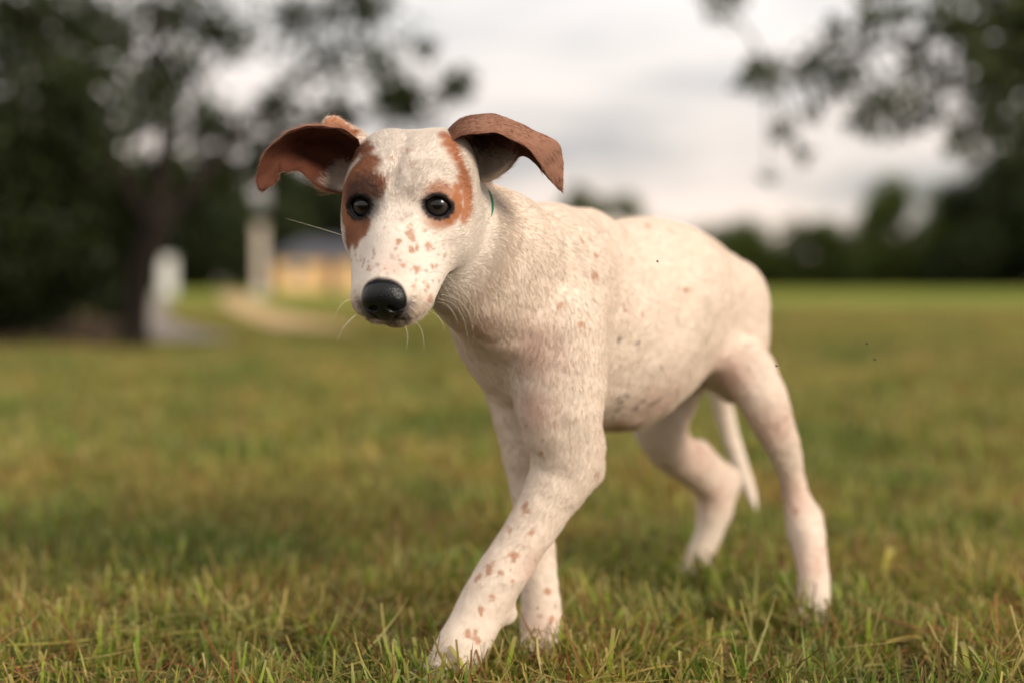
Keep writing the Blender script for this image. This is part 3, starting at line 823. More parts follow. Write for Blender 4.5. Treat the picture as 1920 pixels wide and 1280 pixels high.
def almond(q, ax, s):
    """signed distance (about) to the lid opening seen along the eye axis"""
    sx = nrm(np.cross(HF, HU)) * 1.0
    sx = nrm(sx - (sx @ ax) * ax)                 # towards the puppy's right
    if sx @ HL < 0: sx = -sx                      # towards its left
    sy = np.cross(ax, -sx); sy = sy if sy @ HU > 0 else -sy
    x = (q @ sx) * s; y = q @ sy                  # x: outwards
    t = math.radians(14); x, y = x * math.cos(t) - y * math.sin(t), x * math.sin(t) + y * math.cos(t)
    w, hu, hd = 0.0106, 0.0068, 0.0085
    ru, rd = (w * w + hu * hu) / (2 * hu), (w * w + hd * hd) / (2 * hd)
    return np.maximum(np.hypot(x, y + (ru - hu)) - ru, np.hypot(x, y - (rd - hd)) - rd)
def sdf(P):
    d = group(TORSO, P)
    for leg, k in ((LF, 0.012), (RF, 0.012), (LH, 0.032), (RH, 0.024)):
        d = smin(d, group(leg, P), k)
    h = group(HEAD, P)
    for s, c, ax in zip((-1, 1), EYES, EAX):
        h = smin(h, np.linalg.norm(P - c, axis=1) - 0.0154, 0.010)
        q = P - c
        t = q @ ax
        o = almond(q, ax, s)
        o = np.maximum(o, -t - 0.002)
        h = smax(h, -o, 0.0018)
    # mouth line
    q = (P - H0) @ HR.T * 100
    zl = -5.75 - 0.06 * np.abs(q[:, 0]) - 0.10 * (q[:, 1] - 4.0) * 0 + 0.11 * np.maximum(q[:, 1] - 3.5, 0)
    m = np.sqrt((q[:, 2] - zl) ** 2 + (np.maximum(0.4 - q[:, 1], 0)) ** 2) * 0.01
    h = h + 0.0036 * np.exp(-(m / 0.0018) ** 2)
    fur_ = np.exp(-(q[:, 0] / 0.55) ** 2) * sstep(-6.5, -3.5, q[:, 1]) * sstep(1.5, -0.5, q[:, 1]) * (q[:, 2] > -1)
    h = h + 0.0022 * fur_
    # philtrum
    ph = np.exp(-(q[:, 0] / 0.11) ** 2) * (q[:, 1] > 5.5) * (q[:, 2] < -4.2) * (q[:, 2] > -6.0)
    h = h + 0.0012 * ph
    return smin(d, h, 0.012)

def surface(fn, lo, hi, s):
    lo = np.array(lo); n = np.ceil((np.array(hi) - lo) / s).astype(int)
    B = 4
    n = (n // B + 1) * B
    cs = s * B
    m = n // B
    g = np.stack(np.meshgrid(*[lo[i] + cs * (np.arange(m[i]) + 0.5) - s * 0.5 for i in range(3)], indexing='ij'), -1).reshape(-1, 3)
    dc = fn(g).reshape(m)
    D = np.repeat(np.repeat(np.repeat(dc, B, 0), B, 1), B, 2).astype(np.float32)
    act = np.argwhere(np.abs(dc) < cs * 1.6)
    off = np.stack(np.meshgrid(*[np.arange(B)] * 3, indexing='ij'), -1).reshape(-1, 3)
    idx = (act[:, None, :] * B + off[None]).reshape(-1, 3)
    val = np.concatenate([fn(lo + s * c) for c in np.array_split(idx, max(1, len(idx) // 200000))])
    D[idx[:, 0], idx[:, 1], idx[:, 2]] = val
    S = D < 0
    cnt = sum(S[a:S.shape[0] - 1 + a, b:S.shape[1] - 1 + b, c:S.shape[2] - 1 + c].astype(np.int8) for a in (0, 1) for b in (0, 1) for c in (0, 1))
    cell = np.argwhere((cnt > 0) & (cnt < 8))
    ids = -np.ones(cnt.shape, np.int32); ids[cell[:, 0], cell[:, 1], cell[:, 2]] = np.arange(len(cell))
    acc = np.zeros((len(cell), 3)); num = np.zeros(len(cell))
    cor = [(a, b, c) for a in (0, 1) for b in (0, 1) for c in (0, 1)]
    for i in range(8):
        for j in range(i + 1, 8):
            if sum(abs(cor[i][q] - cor[j][q]) for q in range(3)) != 1: continue
            di = D[cell[:, 0] + cor[i][0], cell[:, 1] + cor[i][1], cell[:, 2] + cor[i][2]].astype(float)
            dj = D[cell[:, 0] + cor[j][0], cell[:, 1] + cor[j][1], cell[:, 2] + cor[j][2]].astype(float)
            x = (di < 0) != (dj < 0)
            t = np.where(x, di / (di - dj + 1e-20), 0)
            p = np.array(cor[i]) + t[:, None] * (np.array(cor[j]) - np.array(cor[i]))
            acc += np.where(x[:, None], p, 0); num += x
    V = lo + s * (cell + acc / num[:, None])
    Q = []
    for ax in range(3):
        b, c = (ax + 1) % 3, (ax + 2) % 3
        sl0 = [slice(None)] * 3; sl1 = [slice(None)] * 3
        sl0[ax] = slice(0, -1); sl1[ax] = slice(1, None)
        e = np.argwhere(S[tuple(sl0)] != S[tuple(sl1)])
        e = e[(e[:, b] > 0) & (e[:, c] > 0) & (e[:, b] < n[b] - 1) & (e[:, c] < n[c] - 1)]
        q = []
        for db, dc_ in ((-1, -1), (0, -1), (0, 0), (-1, 0)):
            k = e.copy(); k[:, b] += db; k[:, c] += dc_
            q.append(ids[k[:, 0], k[:, 1], k[:, 2]])
        q = np.stack(q, 1)
        fl = ~S[e[:, 0], e[:, 1], e[:, 2]]
        q[fl] = q[fl][:, ::-1]
        Q.append(q)
    return V, np.concatenate(Q)
def grad(fn, P, e=0.0006):
    g = np.stack([fn(P + e * a) - fn(P - e * a) for a in np.eye(3)], 1)
    return g / (2 * e)
def project(fn, V, it=2):
    for _ in range(it):
        g = grad(fn, V)
        d = fn(V)
        V = V - 0.9 * (np.clip(d, -0.003, 0.003) / np.maximum((g * g).sum(1), 0.3))[:, None] * g
    return V
def subdivide(V, Fq):
    E = np.stack([Fq, np.roll(Fq, -1, 1)], 2).reshape(-1, 2)
    Es = np.sort(E, 1)
    u, inv = np.unique(Es, axis=0, return_inverse=True)
    inv = inv.ravel()
    nv = len(V)
    Vn = np.concatenate([V, V[u].mean(1), V[Fq].mean(1)])
    e = nv + inv.reshape(-1, 4); f = nv + len(u) + np.arange(len(Fq))
    out = [np.stack([Fq[:, i], e[:, i], f, e[:, (i + 3) % 4]], 1) for i in range(4)]
    return Vn, np.concatenate(out)

BV, BF = surface(sdf, (-0.175, 0.98, -0.006), (0.36, 1.75, 0.52), 0.003)
BV = project(sdf, BV, 1)
BVH = BVHTree.FromPolygons(BV.tolist(), BF.tolist())
BV, BF = subdivide(BV, BF)
BV = project(sdf, BV, 2)
def relax(V, Fq, w, it):
    E = np.concatenate([Fq[:, [0, 1]], Fq[:, [1, 2]], Fq[:, [2, 3]], Fq[:, [3, 0]]])
    n = len(V); deg = np.bincount(E[:, 0], minlength=n) + np.bincount(E[:, 1], minlength=n)
    for _ in range(it):
        S_ = np.stack([np.bincount(E[:, 0], V[E[:, 1], i], n) + np.bincount(E[:, 1], V[E[:, 0], i], n) for i in range(3)], 1)
        V = V + 0.6 * w[:, None] * (S_ / deg[:, None] - V)
    return V
_hq = np.linalg.norm((BV - H0) @ HR.T * 100 - np.array([0, -1.0, -1.5]), axis=1)
_soft = sstep(8.0, 10.5, _hq) * sstep(0.0, 0.05, BV[:, 2])
BV = relax(BV, BF, _soft, 26)
BN = nrm(grad(sdf, BV))
_rip = (fbm(BV, 26, 61) - 0.5) * 0.0050 + (fbm(BV, 70, 66) - 0.5) * 0.0016
BV = BV + BN * (_rip * _soft)[:, None]
def vert_normals(V, Fq):
    fn = np.cross(V[Fq[:, 2]] - V[Fq[:, 0]], V[Fq[:, 3]] - V[Fq[:, 1]])
    return nrm(np.stack([sum(np.bincount(Fq[:, k], fn[:, i], len(V)) for k in range(4)) for i in range(3)], 1))
_vn = vert_normals(BV, BF)
BN = _vn * (1.0 if (_vn * BN).sum() > 0 else -1.0)
CAMP = np.array([0, 0, CAM_Z])
def hit(px, py):
    dr = nrm(W(px, py, 1.0) - CAMP)
    r = BVH.ray_cast(Vector(CAMP), Vector(dr))
    return np.array(r[0]) if r[0] is not None else W(px, py, 1.3)

# ---- ears: sheets through measured cross-sections, joined to the body mesh
EAR_L = [
 [(842, 272, 1.125), (836, 250, 1.140), (852, 250, 1.172), (878, 290, 1.182), (896, 340, 1.160)],
 [(862, 256, 1.118), (858, 233, 1.134), (870, 236, 1.172), (892, 288, 1.185), (912, 342, 1.158)],
 [(890, 251, 1.110), (886, 221, 1.130), (896, 229, 1.166), (912, 284, 1.180), (932, 334, 1.152)],
 [(930, 251, 1.106), (926, 217, 1.126), (932, 229, 1.155), (944, 276, 1.166), (956, 316, 1.146)],
 [(962, 264, 1.106), (965, 231, 1.121), (969, 245, 1.142), (973, 270, 1.150), (976, 294, 1.141)],
 [(990, 279, 1.108), (1001, 247, 1.118), (1004, 262, 1.132), (1002, 284, 1.138), (996, 301, 1.135)],
 [(1009, 303, 1.112), (1039, 266, 1.118), (1037, 284, 1.126), (1027, 309, 1.132), (1016, 322, 1.130)],
 [(1025, 330, 1.115), (1050, 297, 1.118), (1048, 310, 1.124), (1040, 328, 1.128), (1030, 338, 1.128)],
 [(1043, 350, 1.119), (1052, 338, 1.120), (1053, 344, 1.122), (1050, 351, 1.124), (1046, 353, 1.123)],
 [(1051, 357, 1.121), (1053, 355, 1.121), (1054, 356, 1.122), (1053, 358, 1.122), (1052, 358, 1.122)]]
EAR_R = [
 [(672, 262, 1.128), (676, 288, 1.155), (665, 322, 1.172), (650, 348, 1.160), (640, 364, 1.150)],
 [(650, 247, 1.121), (656, 280, 1.165), (645, 315, 1.180), (630, 343, 1.165), (618, 359, 1.148)],
 [(630, 240, 1.116), (638, 273, 1.168), (626, 308, 1.180), (610, 334, 1.162), (597, 350, 1.142)],
 [(598, 236, 1.111), (603, 264, 1.162), (598, 294, 1.173), (588, 317, 1.157), (576, 334, 1.140)],
 [(568, 239, 1.110), (570, 262, 1.150), (570, 285, 1.162), (566, 305, 1.152), (561, 322, 1.140)],
 [(540, 250, 1.112), (545, 268, 1.140), (547, 288, 1.150), (546, 306, 1.146), (543, 322, 1.138)],
 [(512, 271, 1.118), (520, 284, 1.135), (525, 298, 1.142), (527, 311, 1.140), (527, 323, 1.136)],
 [(494, 294, 1.122), (504, 304, 1.132), (512, 314, 1.137), (519, 324, 1.137), (524, 333, 1.136)],
 [(481, 330, 1.128), (489, 334, 1.132), (498, 338, 1.134), (506, 341, 1.135), (514, 345, 1.135)],
 [(482, 349, 1.130), (487, 352, 1.131), (492, 354, 1.132), (498, 354, 1.132), (504, 353, 1.132)],
 [(488, 356, 1.131), (490, 357, 1.131), (492, 357, 1.132), (494, 357, 1.132), (496, 357, 1.132)]]
def ear_sheet(G, inward):
    g = np.array([[W(*p) for p in row] for row in G])
    nu, nv = 66, 48
    g = catmull(g, nu)
    g = np.swapaxes(catmull(np.swapaxes(g, 0, 1), nv), 0, 1)
    du = np.gradient(g, axis=0); dv = np.gradient(g, axis=1)
    N = nrm(np.cross(du, dv)) * inward
    u = np.linspace(0, 1, nu)[:, None]; v = np.linspace(-1, 1, nv)[None]
    wr = (fbm(g.reshape(-1, 3), 75, 91).reshape(nu, nv) - 0.5) * 0.0026 + (fbm(g.reshape(-1, 3), 230, 95)  .reshape(nu, nv) - 0.5) * 0.0006
    g = g + N * (wr * sstep(0.0, 0.15, u))[..., None]
    th = 0.0010 * np.sqrt(np.clip(1 - np.abs(v) ** 6, 0.05, 1)) * np.sqrt(np.clip((1.0 - u) * 12, 0.05, 1))
    A = g + N * th[..., None]; Bk = g - N * th[..., None]      # A: inner side
    V = np.concatenate([A.reshape(-1, 3), Bk.reshape(-1, 3)])
    NN = np.concatenate([N.reshape(-1, 3), -N.reshape(-1, 3)])
    o = nu * nv
    i = np.arange(nu - 1)[:, None] * nv + np.arange(nv - 1)[None]
    i = i.ravel()
    fa = np.stack([i, i + 1, i + nv + 1, i + nv], 1); fb = fa[:, ::-1] + o
    loop = np.concatenate([np.arange(nv), np.arange(1, nu) * nv + nv - 1, (nu - 1) * nv + np.arange(nv - 2, -1, -1), np.arange(nu - 2, 0, -1) * nv])
    lr = np.roll(loop, -1)
    fe = np.stack([loop, loop + o, lr + o, lr], 1)
    if inward < 0:
        pass
    side = np.concatenate([np.ones(o), np.zeros(o)])
    uu = np.tile(np.repeat(np.linspace(0, 1, nu), nv), 2); vv = np.tile(np.tile(np.linspace(0, 1, nv), nu), 2)
    return V, np.concatenate([fa, fb, fe]), NN, side, uu, vv, np.tile(nrm(du).reshape(-1, 3), (2, 1))

# inner side = concave side: it faces the camera on the right ear, and down/forward under the fold of the left ear
def orient(G):
    g = np.array([[W(*p) for p in row] for row in G]); r = g[3]
    cen = r.mean(0); n = np.cross(g[4, 2] - g[2, 2], r[3] - r[1])
    return 1.0 if n @ (cen - r[2]) > 0 else -1.0
ears = [ear_sheet(EAR_R, orient(EAR_R)), ear_sheet(EAR_L, orient(EAR_L))]

# ---- coat colours
CREAM = np.array([0.75, 0.63, 0.525]); WHITE = np.array([0.79, 0.735, 0.675])
RUST = np.array([0.36, 0.135, 0.055]); DRUST = np.array([0.150, 0.052, 0.030]); BLACK = np.array([0.010, 0.010, 0.012])
GREY = np.array([0.20, 0.15, 0.125]); PINK = np.array([0.62, 0.40, 0.325])
def S(px, py, r):
    p = hit(px, py)
    return p, r * p[1] / FPX
def blobs(lst):
    o = [S(*b) for b in lst]
    return np.array([a for a, _ in o]), np.array([b for _, b in o])
MASK_R = blobs([(680, 278, 18), (668, 292, 22), (655, 312, 24), (646, 332, 24), (688, 285, 17), (682, 312, 33), (668, 345, 40), (692, 350, 30), (664, 388, 42), (694, 392, 29), (660, 428, 33),
                (680, 428, 24), (655, 453, 18), (668, 455, 13), (642, 352, 26), (636, 400, 26), (640, 430, 20)])
MASK_L = blobs([(834, 258, 14), (841, 270, 14), (849, 285, 14), (856, 298, 15), (862, 312, 16), (868, 326, 17), (872, 340, 18), (875, 355, 18), (876, 370, 17), (876, 384, 16), (872, 398, 14), (868, 410, 10),
                (862, 392, 13), (855, 404, 11), (844, 413, 9), (858, 370, 11), (857, 352, 9), (864, 350, 9), (864, 372, 10), (865, 394, 10), (862, 335, 9)])
SPOT_RUST = [(770, 312, 5), (753, 322, 5), (742, 345, 4), (758, 302, 4), (735, 300, 3), (780, 330, 4), (790, 345, 3), (765, 285, 4),
    (770, 435, 9), (775, 448, 6), (782, 458, 5), (772, 420, 7), (795, 432, 5), (803, 463, 7), (770, 466, 4), (750, 478, 4), (690, 488, 5), (700, 482, 4),
    (757, 497, 5), (781, 506, 5), (768, 487, 3), (795, 530, 4), (800, 537, 4), (797, 545, 3), (803, 565, 5), (808, 560, 4), (740, 505, 5), (725, 506, 6),
    (1112, 512, 8), (1049, 575, 7), (1091, 450, 4), (1118, 478, 5), (1213, 424, 9), (1258, 432, 7), (1174, 577, 7), (1205, 588, 6), (1283, 542, 4), (1090, 610, 5),
    (962, 1040, 15), (918, 1068, 9), (895, 1082, 9), (956, 990, 7), (985, 945, 9), (988, 958, 6), (1030, 965, 7), (1000, 998, 6), (926, 1055, 5), (925, 1118, 7),
    (900, 1145, 7), (893, 1192, 12), (878, 1186, 7), (962, 1090, 5), (1015, 850, 5), (1026, 1113, 7), (1035, 1163, 8), (1120, 892, 9), (905, 1095, 5), (940, 1075, 4),
    (1492, 958, 7), (1536, 1052, 8), (1497, 1055, 6), (830, 540, 4), (690, 505, 4), (775, 540, 4), (748, 455, 5), (742, 470, 5), (815, 500, 4)]
SPOT_GREY = [(1162, 748, 10), (1186, 766, 9), (1204, 750, 6), (1156, 768, 7), (1236, 748, 6), (1150, 780, 5), (1172, 742, 6), (1222, 757, 5), (1160, 637, 5), (1196, 642, 3), (1188, 682, 3), (748, 322, 5), (760, 335, 5), (775, 365, 6), (786, 378, 5), (765, 405, 5), (730, 330, 4), (705, 520, 7), (725, 512, 5),
    (745, 350, 4), (735, 480, 5), (752, 490, 5), (690, 596, 10), (765, 598, 9), (720, 615, 10), (740, 612, 9), (700, 606, 8), (1240, 690, 4), (1180, 710, 4)]
def ragged(lst, seed):
    rng = random.Random(seed); o = []
    for px, py, r in lst:
        for k in range(4):
            a = rng.random() * 6.283; q = r * (0.15 + 0.5 * rng.random())
            o.append((px + math.cos(a) * q * 0.8, py + math.sin(a) * q * 1.2, r * (0.38 + 0.28 * rng.random())))
    return o
SR, SG = blobs(ragged(SPOT_RUST, 1)), blobs(ragged(SPOT_GREY, 2))
SPK = [S(px, py, r) for px, py, r in [(1160, 800, 60), (1230, 760, 70), (1370, 700, 45), (1310, 840, 70), (1005, 660, 60), (1000, 770, 45), (900, 620, 50), (1520, 1050, 45), (1000, 1190, 45), (740, 500, 30), (1450, 800, 45), (1335, 930, 45), (1490, 930, 40), (1000, 1060, 35)]]
def cover(P, B, soft, warp):
    """0..1 how far inside the union of blobs"""
    out = np.full(len(P), -9.0)
    for c, r in zip(*B):
        out = np.maximum(out, (r - np.linalg.norm(P - c, axis=1)) )
    return sstep(-soft, soft, out + warp)
def coat(P):
    n1 = fbm(P, 60, 3); n2 = vnoise(P, 420, 9) - 0.5; n3 = vnoise(P, 160, 5) - 0.5; n4 = vnoise(P, 900, 19) - 0.5
    q = (P - H0) @ HR.T * 100
    head = sstep(9.5, 7.0, np.linalg.norm(q - np.array([0, -1, -1.0]), axis=1))
    c = CREAM * (1 - head[:, None] * 0.55) + WHITE * head[:, None] * 0.55
    c = c * (0.965 + 0.07 * n1)[:, None]
    pk = np.zeros(len(P))
    for p, r in SPK:
        pk = np.maximum(pk, 0.55 * np.exp(-(np.linalg.norm(P - p, axis=1) / (r * 1.0)) ** 2))
    pk = np.clip(pk * (0.6 + 0.9 * n1), 0, 0.7)[:, None]
    c = c * (1 - pk) + PINK * pk
    tick = sstep(0.66, 0.80, vnoise(P, 95, 41)) * sstep(0.45, 0.75, vnoise(P, 14, 77)) * 0.16
    c = c * (1 - tick[:, None]) + GREY * 1.5 * tick[:, None]
    fz = sstep(0.5, 3.0, q[:, 1]) * head * sstep(-6.0, -5.0, q[:, 2])
    fr = sstep(0.765, 0.83, vnoise(P, 250, 141) + n4 * 0.06) * fz * 0.55
    fr2 = sstep(0.80, 0.86, vnoise(P, 150, 181) + n2 * 0.08) * sstep(0.12, 0.04, P[:, 2]) * 0.45
    fr = np.maximum(fr, fr2)
    c = c * (1 - fr[:, None]) + np.array([0.30, 0.135, 0.085]) * fr[:, None]
    def lay(c, m, col):
        m = m[:, None]
        return c * (1 - m) + col * m
    c = lay(c, cover(P, SR, 0.0012, n3 * 0.0045 + n2 * 0.0032 + n4 * 0.0016 + 0.0002) * 0.72, RUST * (0.9 + 0.4 * n1)[:, None])
    c = lay(c, cover(P, SG, 0.0014, n3 * 0.0045 + n2 * 0.0030 + n4 * 0.0016 + 0.0006) * (0.8 - 0.45 * head), GREY)
    wr = n3 * 0.0035 + n2 * 0.0022 + 0.0004 + n4 * 0.0016
    mr = cover(P, MASK_R, 0.0024, wr); ml = cover(P, MASK_L, 0.0022, wr)
    c = lay(c, mr * 0.96, (RUST * 0.62 + DRUST * 0.38) * (0.8 + 0.45 * n1)[:, None])
    c = lay(c, ml * 0.93, RUST * np.array([1.18, 1.15, 1.1]) * (0.85 + 0.35 * n1)[:, None])
    for s, e, a in zip((-1, 1), EYES, EAX):
        v = P - e
        ax_ = v @ a
        lat = v - ax_[:, None] * a
        d = np.linalg.norm(lat, axis=1) + 1.0 * (ax_ < 0)
        side = (v @ HL) * s
        if s > 0:
            c = lay(c, sstep(0.0215, 0.0150, d + n2 * .003) * sstep(-0.012, 0.004, side) * 0.8, RUST * 1.1)
        else:
            up = np.linalg.norm(lat - HU * 0.006 - HL * 0.004, axis=1) + 1.0 * (ax_ < 0)
            c = lay(c, sstep(0.024, 0.012, up + n2 * .004) * 0.72, BLACK * 2)
        al = almond(v, a, s) + 1.0 * (ax_ < 0)
        dd = np.linalg.norm(lat + HL * s * 0.0085 + HU * 0.0035, axis=1) + 1.0 * (ax_ < 0)
        c = lay(c, np.maximum(sstep(0.0040, 0.0022, al + n2 * 0.0020 + n4 * 0.001), sstep(0.0068, 0.0036, dd + n2 * 0.003)) * 0.97, BLACK)
    dn = np.linalg.norm((P - NOSE_C) * 1.0, axis=1)
    c = lay(c, sstep(0.0228, 0.0205, dn + n2 * 0.002) * sstep(-3.0, -4.0, q[:, 2]) * 0.85, BLACK * 3)
    c = lay(c, sstep(0.0190, 0.0175, dn), BLACK)
    lip = np.exp(-((q[:, 2] + 5.7) / 0.30) ** 2) * sstep(2.0, 4.5, q[:, 1]) * head
    c = lay(c, lip * 0.85, BLACK * 4)
    # russet at the ear bases
    for p, r in EARB:
        d = np.linalg.norm(P - p, axis=1)
        c = lay(c, sstep(r + 0.0025, r - 0.0025, d + n3 * 0.008 + n2 * 0.004) * 0.9, RUST * (0.9 + 0.3 * n1)[:, None])
    return np.clip(c, 0.004, 0.9)
EARB = [(W(618, 236, 1.165), 0.019), (W(645, 252, 1.165), 0.010), (W(868, 246, 1.175), 0.018), (W(846, 258, 1.16), 0.012), (W(625, 345, 1.155), 0.013)]
def ear_col(V, side, u, v, left):
    n1 = fbm(V, 70, 8); n2 = vnoise(V, 420, 4) - 0.5
    out = np.array([0.28, 0.138, 0.090]) * (0.75 + 0.5 * n1)[:, None]
    inn = DRUST * (0.40 + 0.5 * n1)[:, None]
    c = np.where(side[:, None] > 0.5, inn, out)
    if left:
        w = sstep(0.46, 0.20, u + n2 * 0.2) * sstep(0.70, 0.86, v + n2 * 0.25 + 0.10 * sstep(0.3, 0.0, u))
    else:
        w = sstep(0.24, 0.10, u + n2 * 0.12) * sstep(0.35, 0.5, v + n2 * 0.2) * sstep(1.0, 0.85, v)
    w = w[:, None] * 0.85
    return c * (1 - w) + CREAM * 1.05 * w

pup = empty('puppy', (0.12, 1.40, 0.0))
tag(pup, 'white puppy with rust ears and eye patch walking through short grass', 'dog')
BC = coat(BV)
Vs, Fs, Cs = [BV], [BF], [BC]
o = len(BV)
for (ev, ef, en, es, eu, evv, edu), left in zip(ears, (False, True)):
    Vs.append(ev); Fs.append(ef + o); Cs.append(ear_col(ev, es, eu, evv, left)); o += len(ev)
body_me = mesh_np('body', np.concatenate(Vs), np.concatenate(Fs))
set_col(body_me, np.concatenate(Cs))
skin_mat, nt, b = principled('puppy_coat', rough=0.75, spec=0.15, attr='coat')
b.inputs['Subsurface Weight'].default_value = 0.0
body = put('body', body_me, skin_mat, pup)

# ---- fur
def seg_flow():
    o = []
    def add(a, b, w=0.03): o.append((np.array(a), np.array(b), nrm(np.array(b) - np.array(a)), w))
    add(W(860, 430, 1.165), W(985, 560, 1.26)); add(W(985, 520, 1.27), W(1120, 600, 1.38)); add(W(1120, 560, 1.38), W(1260, 580, 1.48)); add(W(1260, 560, 1.48), W(1350, 580, 1.58))
    add(W(930, 560, 1.19), W(960, 680, 1.235))
    for leg, ix in ((LF, 1), (RF, 0), (LH, 1), (RH, 1)):
        for pr in leg[ix:ix + 24]:
            if pr[0] == 'c': add(pr[1], pr[2])
    add(W(1370, 540, 1.50), W(1405, 690, 1.44)); add(W(1270, 620, 1.55), W(1235, 780, 1.545))
    for pr in TORSO[9:24]:
        add(pr[1], pr[2])
    return o
FLOW = seg_flow()
def flow(P):
    acc = np.zeros_like(P)
    for a, b, d, w in FLOW:
        ba = b - a
        t = np.clip(((P - a) @ ba) / (ba @ ba), 0, 1)
        dist = np.linalg.norm(P - a - t[:, None] * ba, axis=1)
        acc += d * np.exp(-dist / 0.014)[:, None]
    acc = nrm(acc)
    q = (P - H0) @ HR.T * 100
    hw = sstep(8.6, 6.6, np.linalg.norm((q - np.array([0, -0.6, -1.2])) / np.array([1, 1.15, 1]), axis=1))
    # on the head the coat runs from the nose backwards and away from the midline
    loc = np.stack([q[:, 0] * 0.16, -np.ones(len(q)), -0.10 - 0.25 * sstep(1, 4, np.abs(q[:, 0])) + 0 * q[:, 2]], 1)
    hd = nrm(loc) @ HR
    return nrm(acc * (1 - hw)[:, None] + hd * hw[:, None]), hw, q
def sample(V, Fq, n, weight=None, rng=RNG):
    T = np.concatenate([Fq[:, [0, 1, 2]], Fq[:, [0, 2, 3]]])
    a, b_, c = V[T[:, 0]], V[T[:, 1]], V[T[:, 2]]
    ar = 0.5 * np.linalg.norm(np.cross(b_ - a, c - a), axis=1)
    if weight is not None: ar = ar * weight[T].mean(1)
    cdf = np.cumsum(ar); k = np.searchsorted(cdf, rng.random(n) * cdf[-1])
    k = np.minimum(k, len(T) - 1)
    r1 = np.sqrt(rng.random(n)); r2 = rng.random(n)
    w = np.stack([1 - r1, r1 * (1 - r2), r1 * r2], 1)
    return T[k], w
def hair_object(name, P, col, rad, mat, parent):
    """P: (n,k,3)"""
    n, k, _ = P.shape
    cu = bpy.data.hair_curves.new(name)
    cu.add_curves([k] * n)
    cu.attributes['position'].data.foreach_set('vector', P.astype(np.float32).ravel())
    a = cu.attributes.new('radius', 'FLOAT', 'POINT') if 'radius' not in cu.attributes else cu.attributes['radius']
    a.data.foreach_set('value', rad.astype(np.float32).ravel())
    a = cu.attributes.new('coat', 'FLOAT_COLOR', 'CURVE')
    c4 = np.ones((n, 4), np.float32); c4[:, :3] = col
    a.data.foreach_set('color', c4.ravel())
    cu.materials.append(mat)
    ob = bpy.data.objects.new(name, cu)
    COL.objects.link(ob)
    if parent is not None:
        ob.parent = parent
        ob.matrix_parent_inverse = Matrix.Translation(-Vector(parent.location))
    return ob
def fur_material():
    m = bpy.data.materials.new('puppy_fur'); m.use_nodes = True
    nt = m.node_tree; n, l = nt.nodes, nt.links
    b = n['Principled BSDF']; out = n['Material Output']
    a = n.new('ShaderNodeAttribute'); a.attribute_name = 'coat'
    b.inputs['Roughness'].default_value = 0.5; b.inputs['Specular IOR Level'].default_value = 0.25
    tr = n.new('ShaderNodeBsdfTranslucent')
    mx = n.new('ShaderNodeMixShader'); mx.inputs[0].default_value = 0.28
    l.new(a.outputs['Color'], b.inputs['Base Color']); l.new(a.outputs['Color'], tr.inputs['Color'])
    l.new(b.outputs[0], mx.inputs[1]); l.new(tr.outputs[0], mx.inputs[2]); l.new(mx.outputs[0], out.inputs['Surface'])
    return m
FUR = fur_material()
def grow(P, N, D, ln, lift, rng, k=4):
    n = len(P)
    D = nrm(D - (D * N).sum(1, keepdims=True) * N)
    cl = 0.7 * np.stack([fbm(P, 110, 21) - .5, fbm(P, 110, 31) - .5, fbm(P, 110, 51) - .5], 1)
    D = nrm(D + 0.55 * cl + 0.18 * rng.normal(size=(n, 3)))
    D = nrm(D - (D * N).sum(1, keepdims=True) * N)
    pts = [P - N * 0.0004]
    for j in range(1, k):
        t = j / (k - 1)
        up = lift * (1 - 0.75 * t)
        dr = nrm(D * (0.55 + 0.6 * t) + N * up[:, None] + 0.05 * rng.normal(size=(n, 3)))
        pts.append(pts[-1] + dr * (ln / (k - 1))[:, None])
    return np.stack(pts, 1)
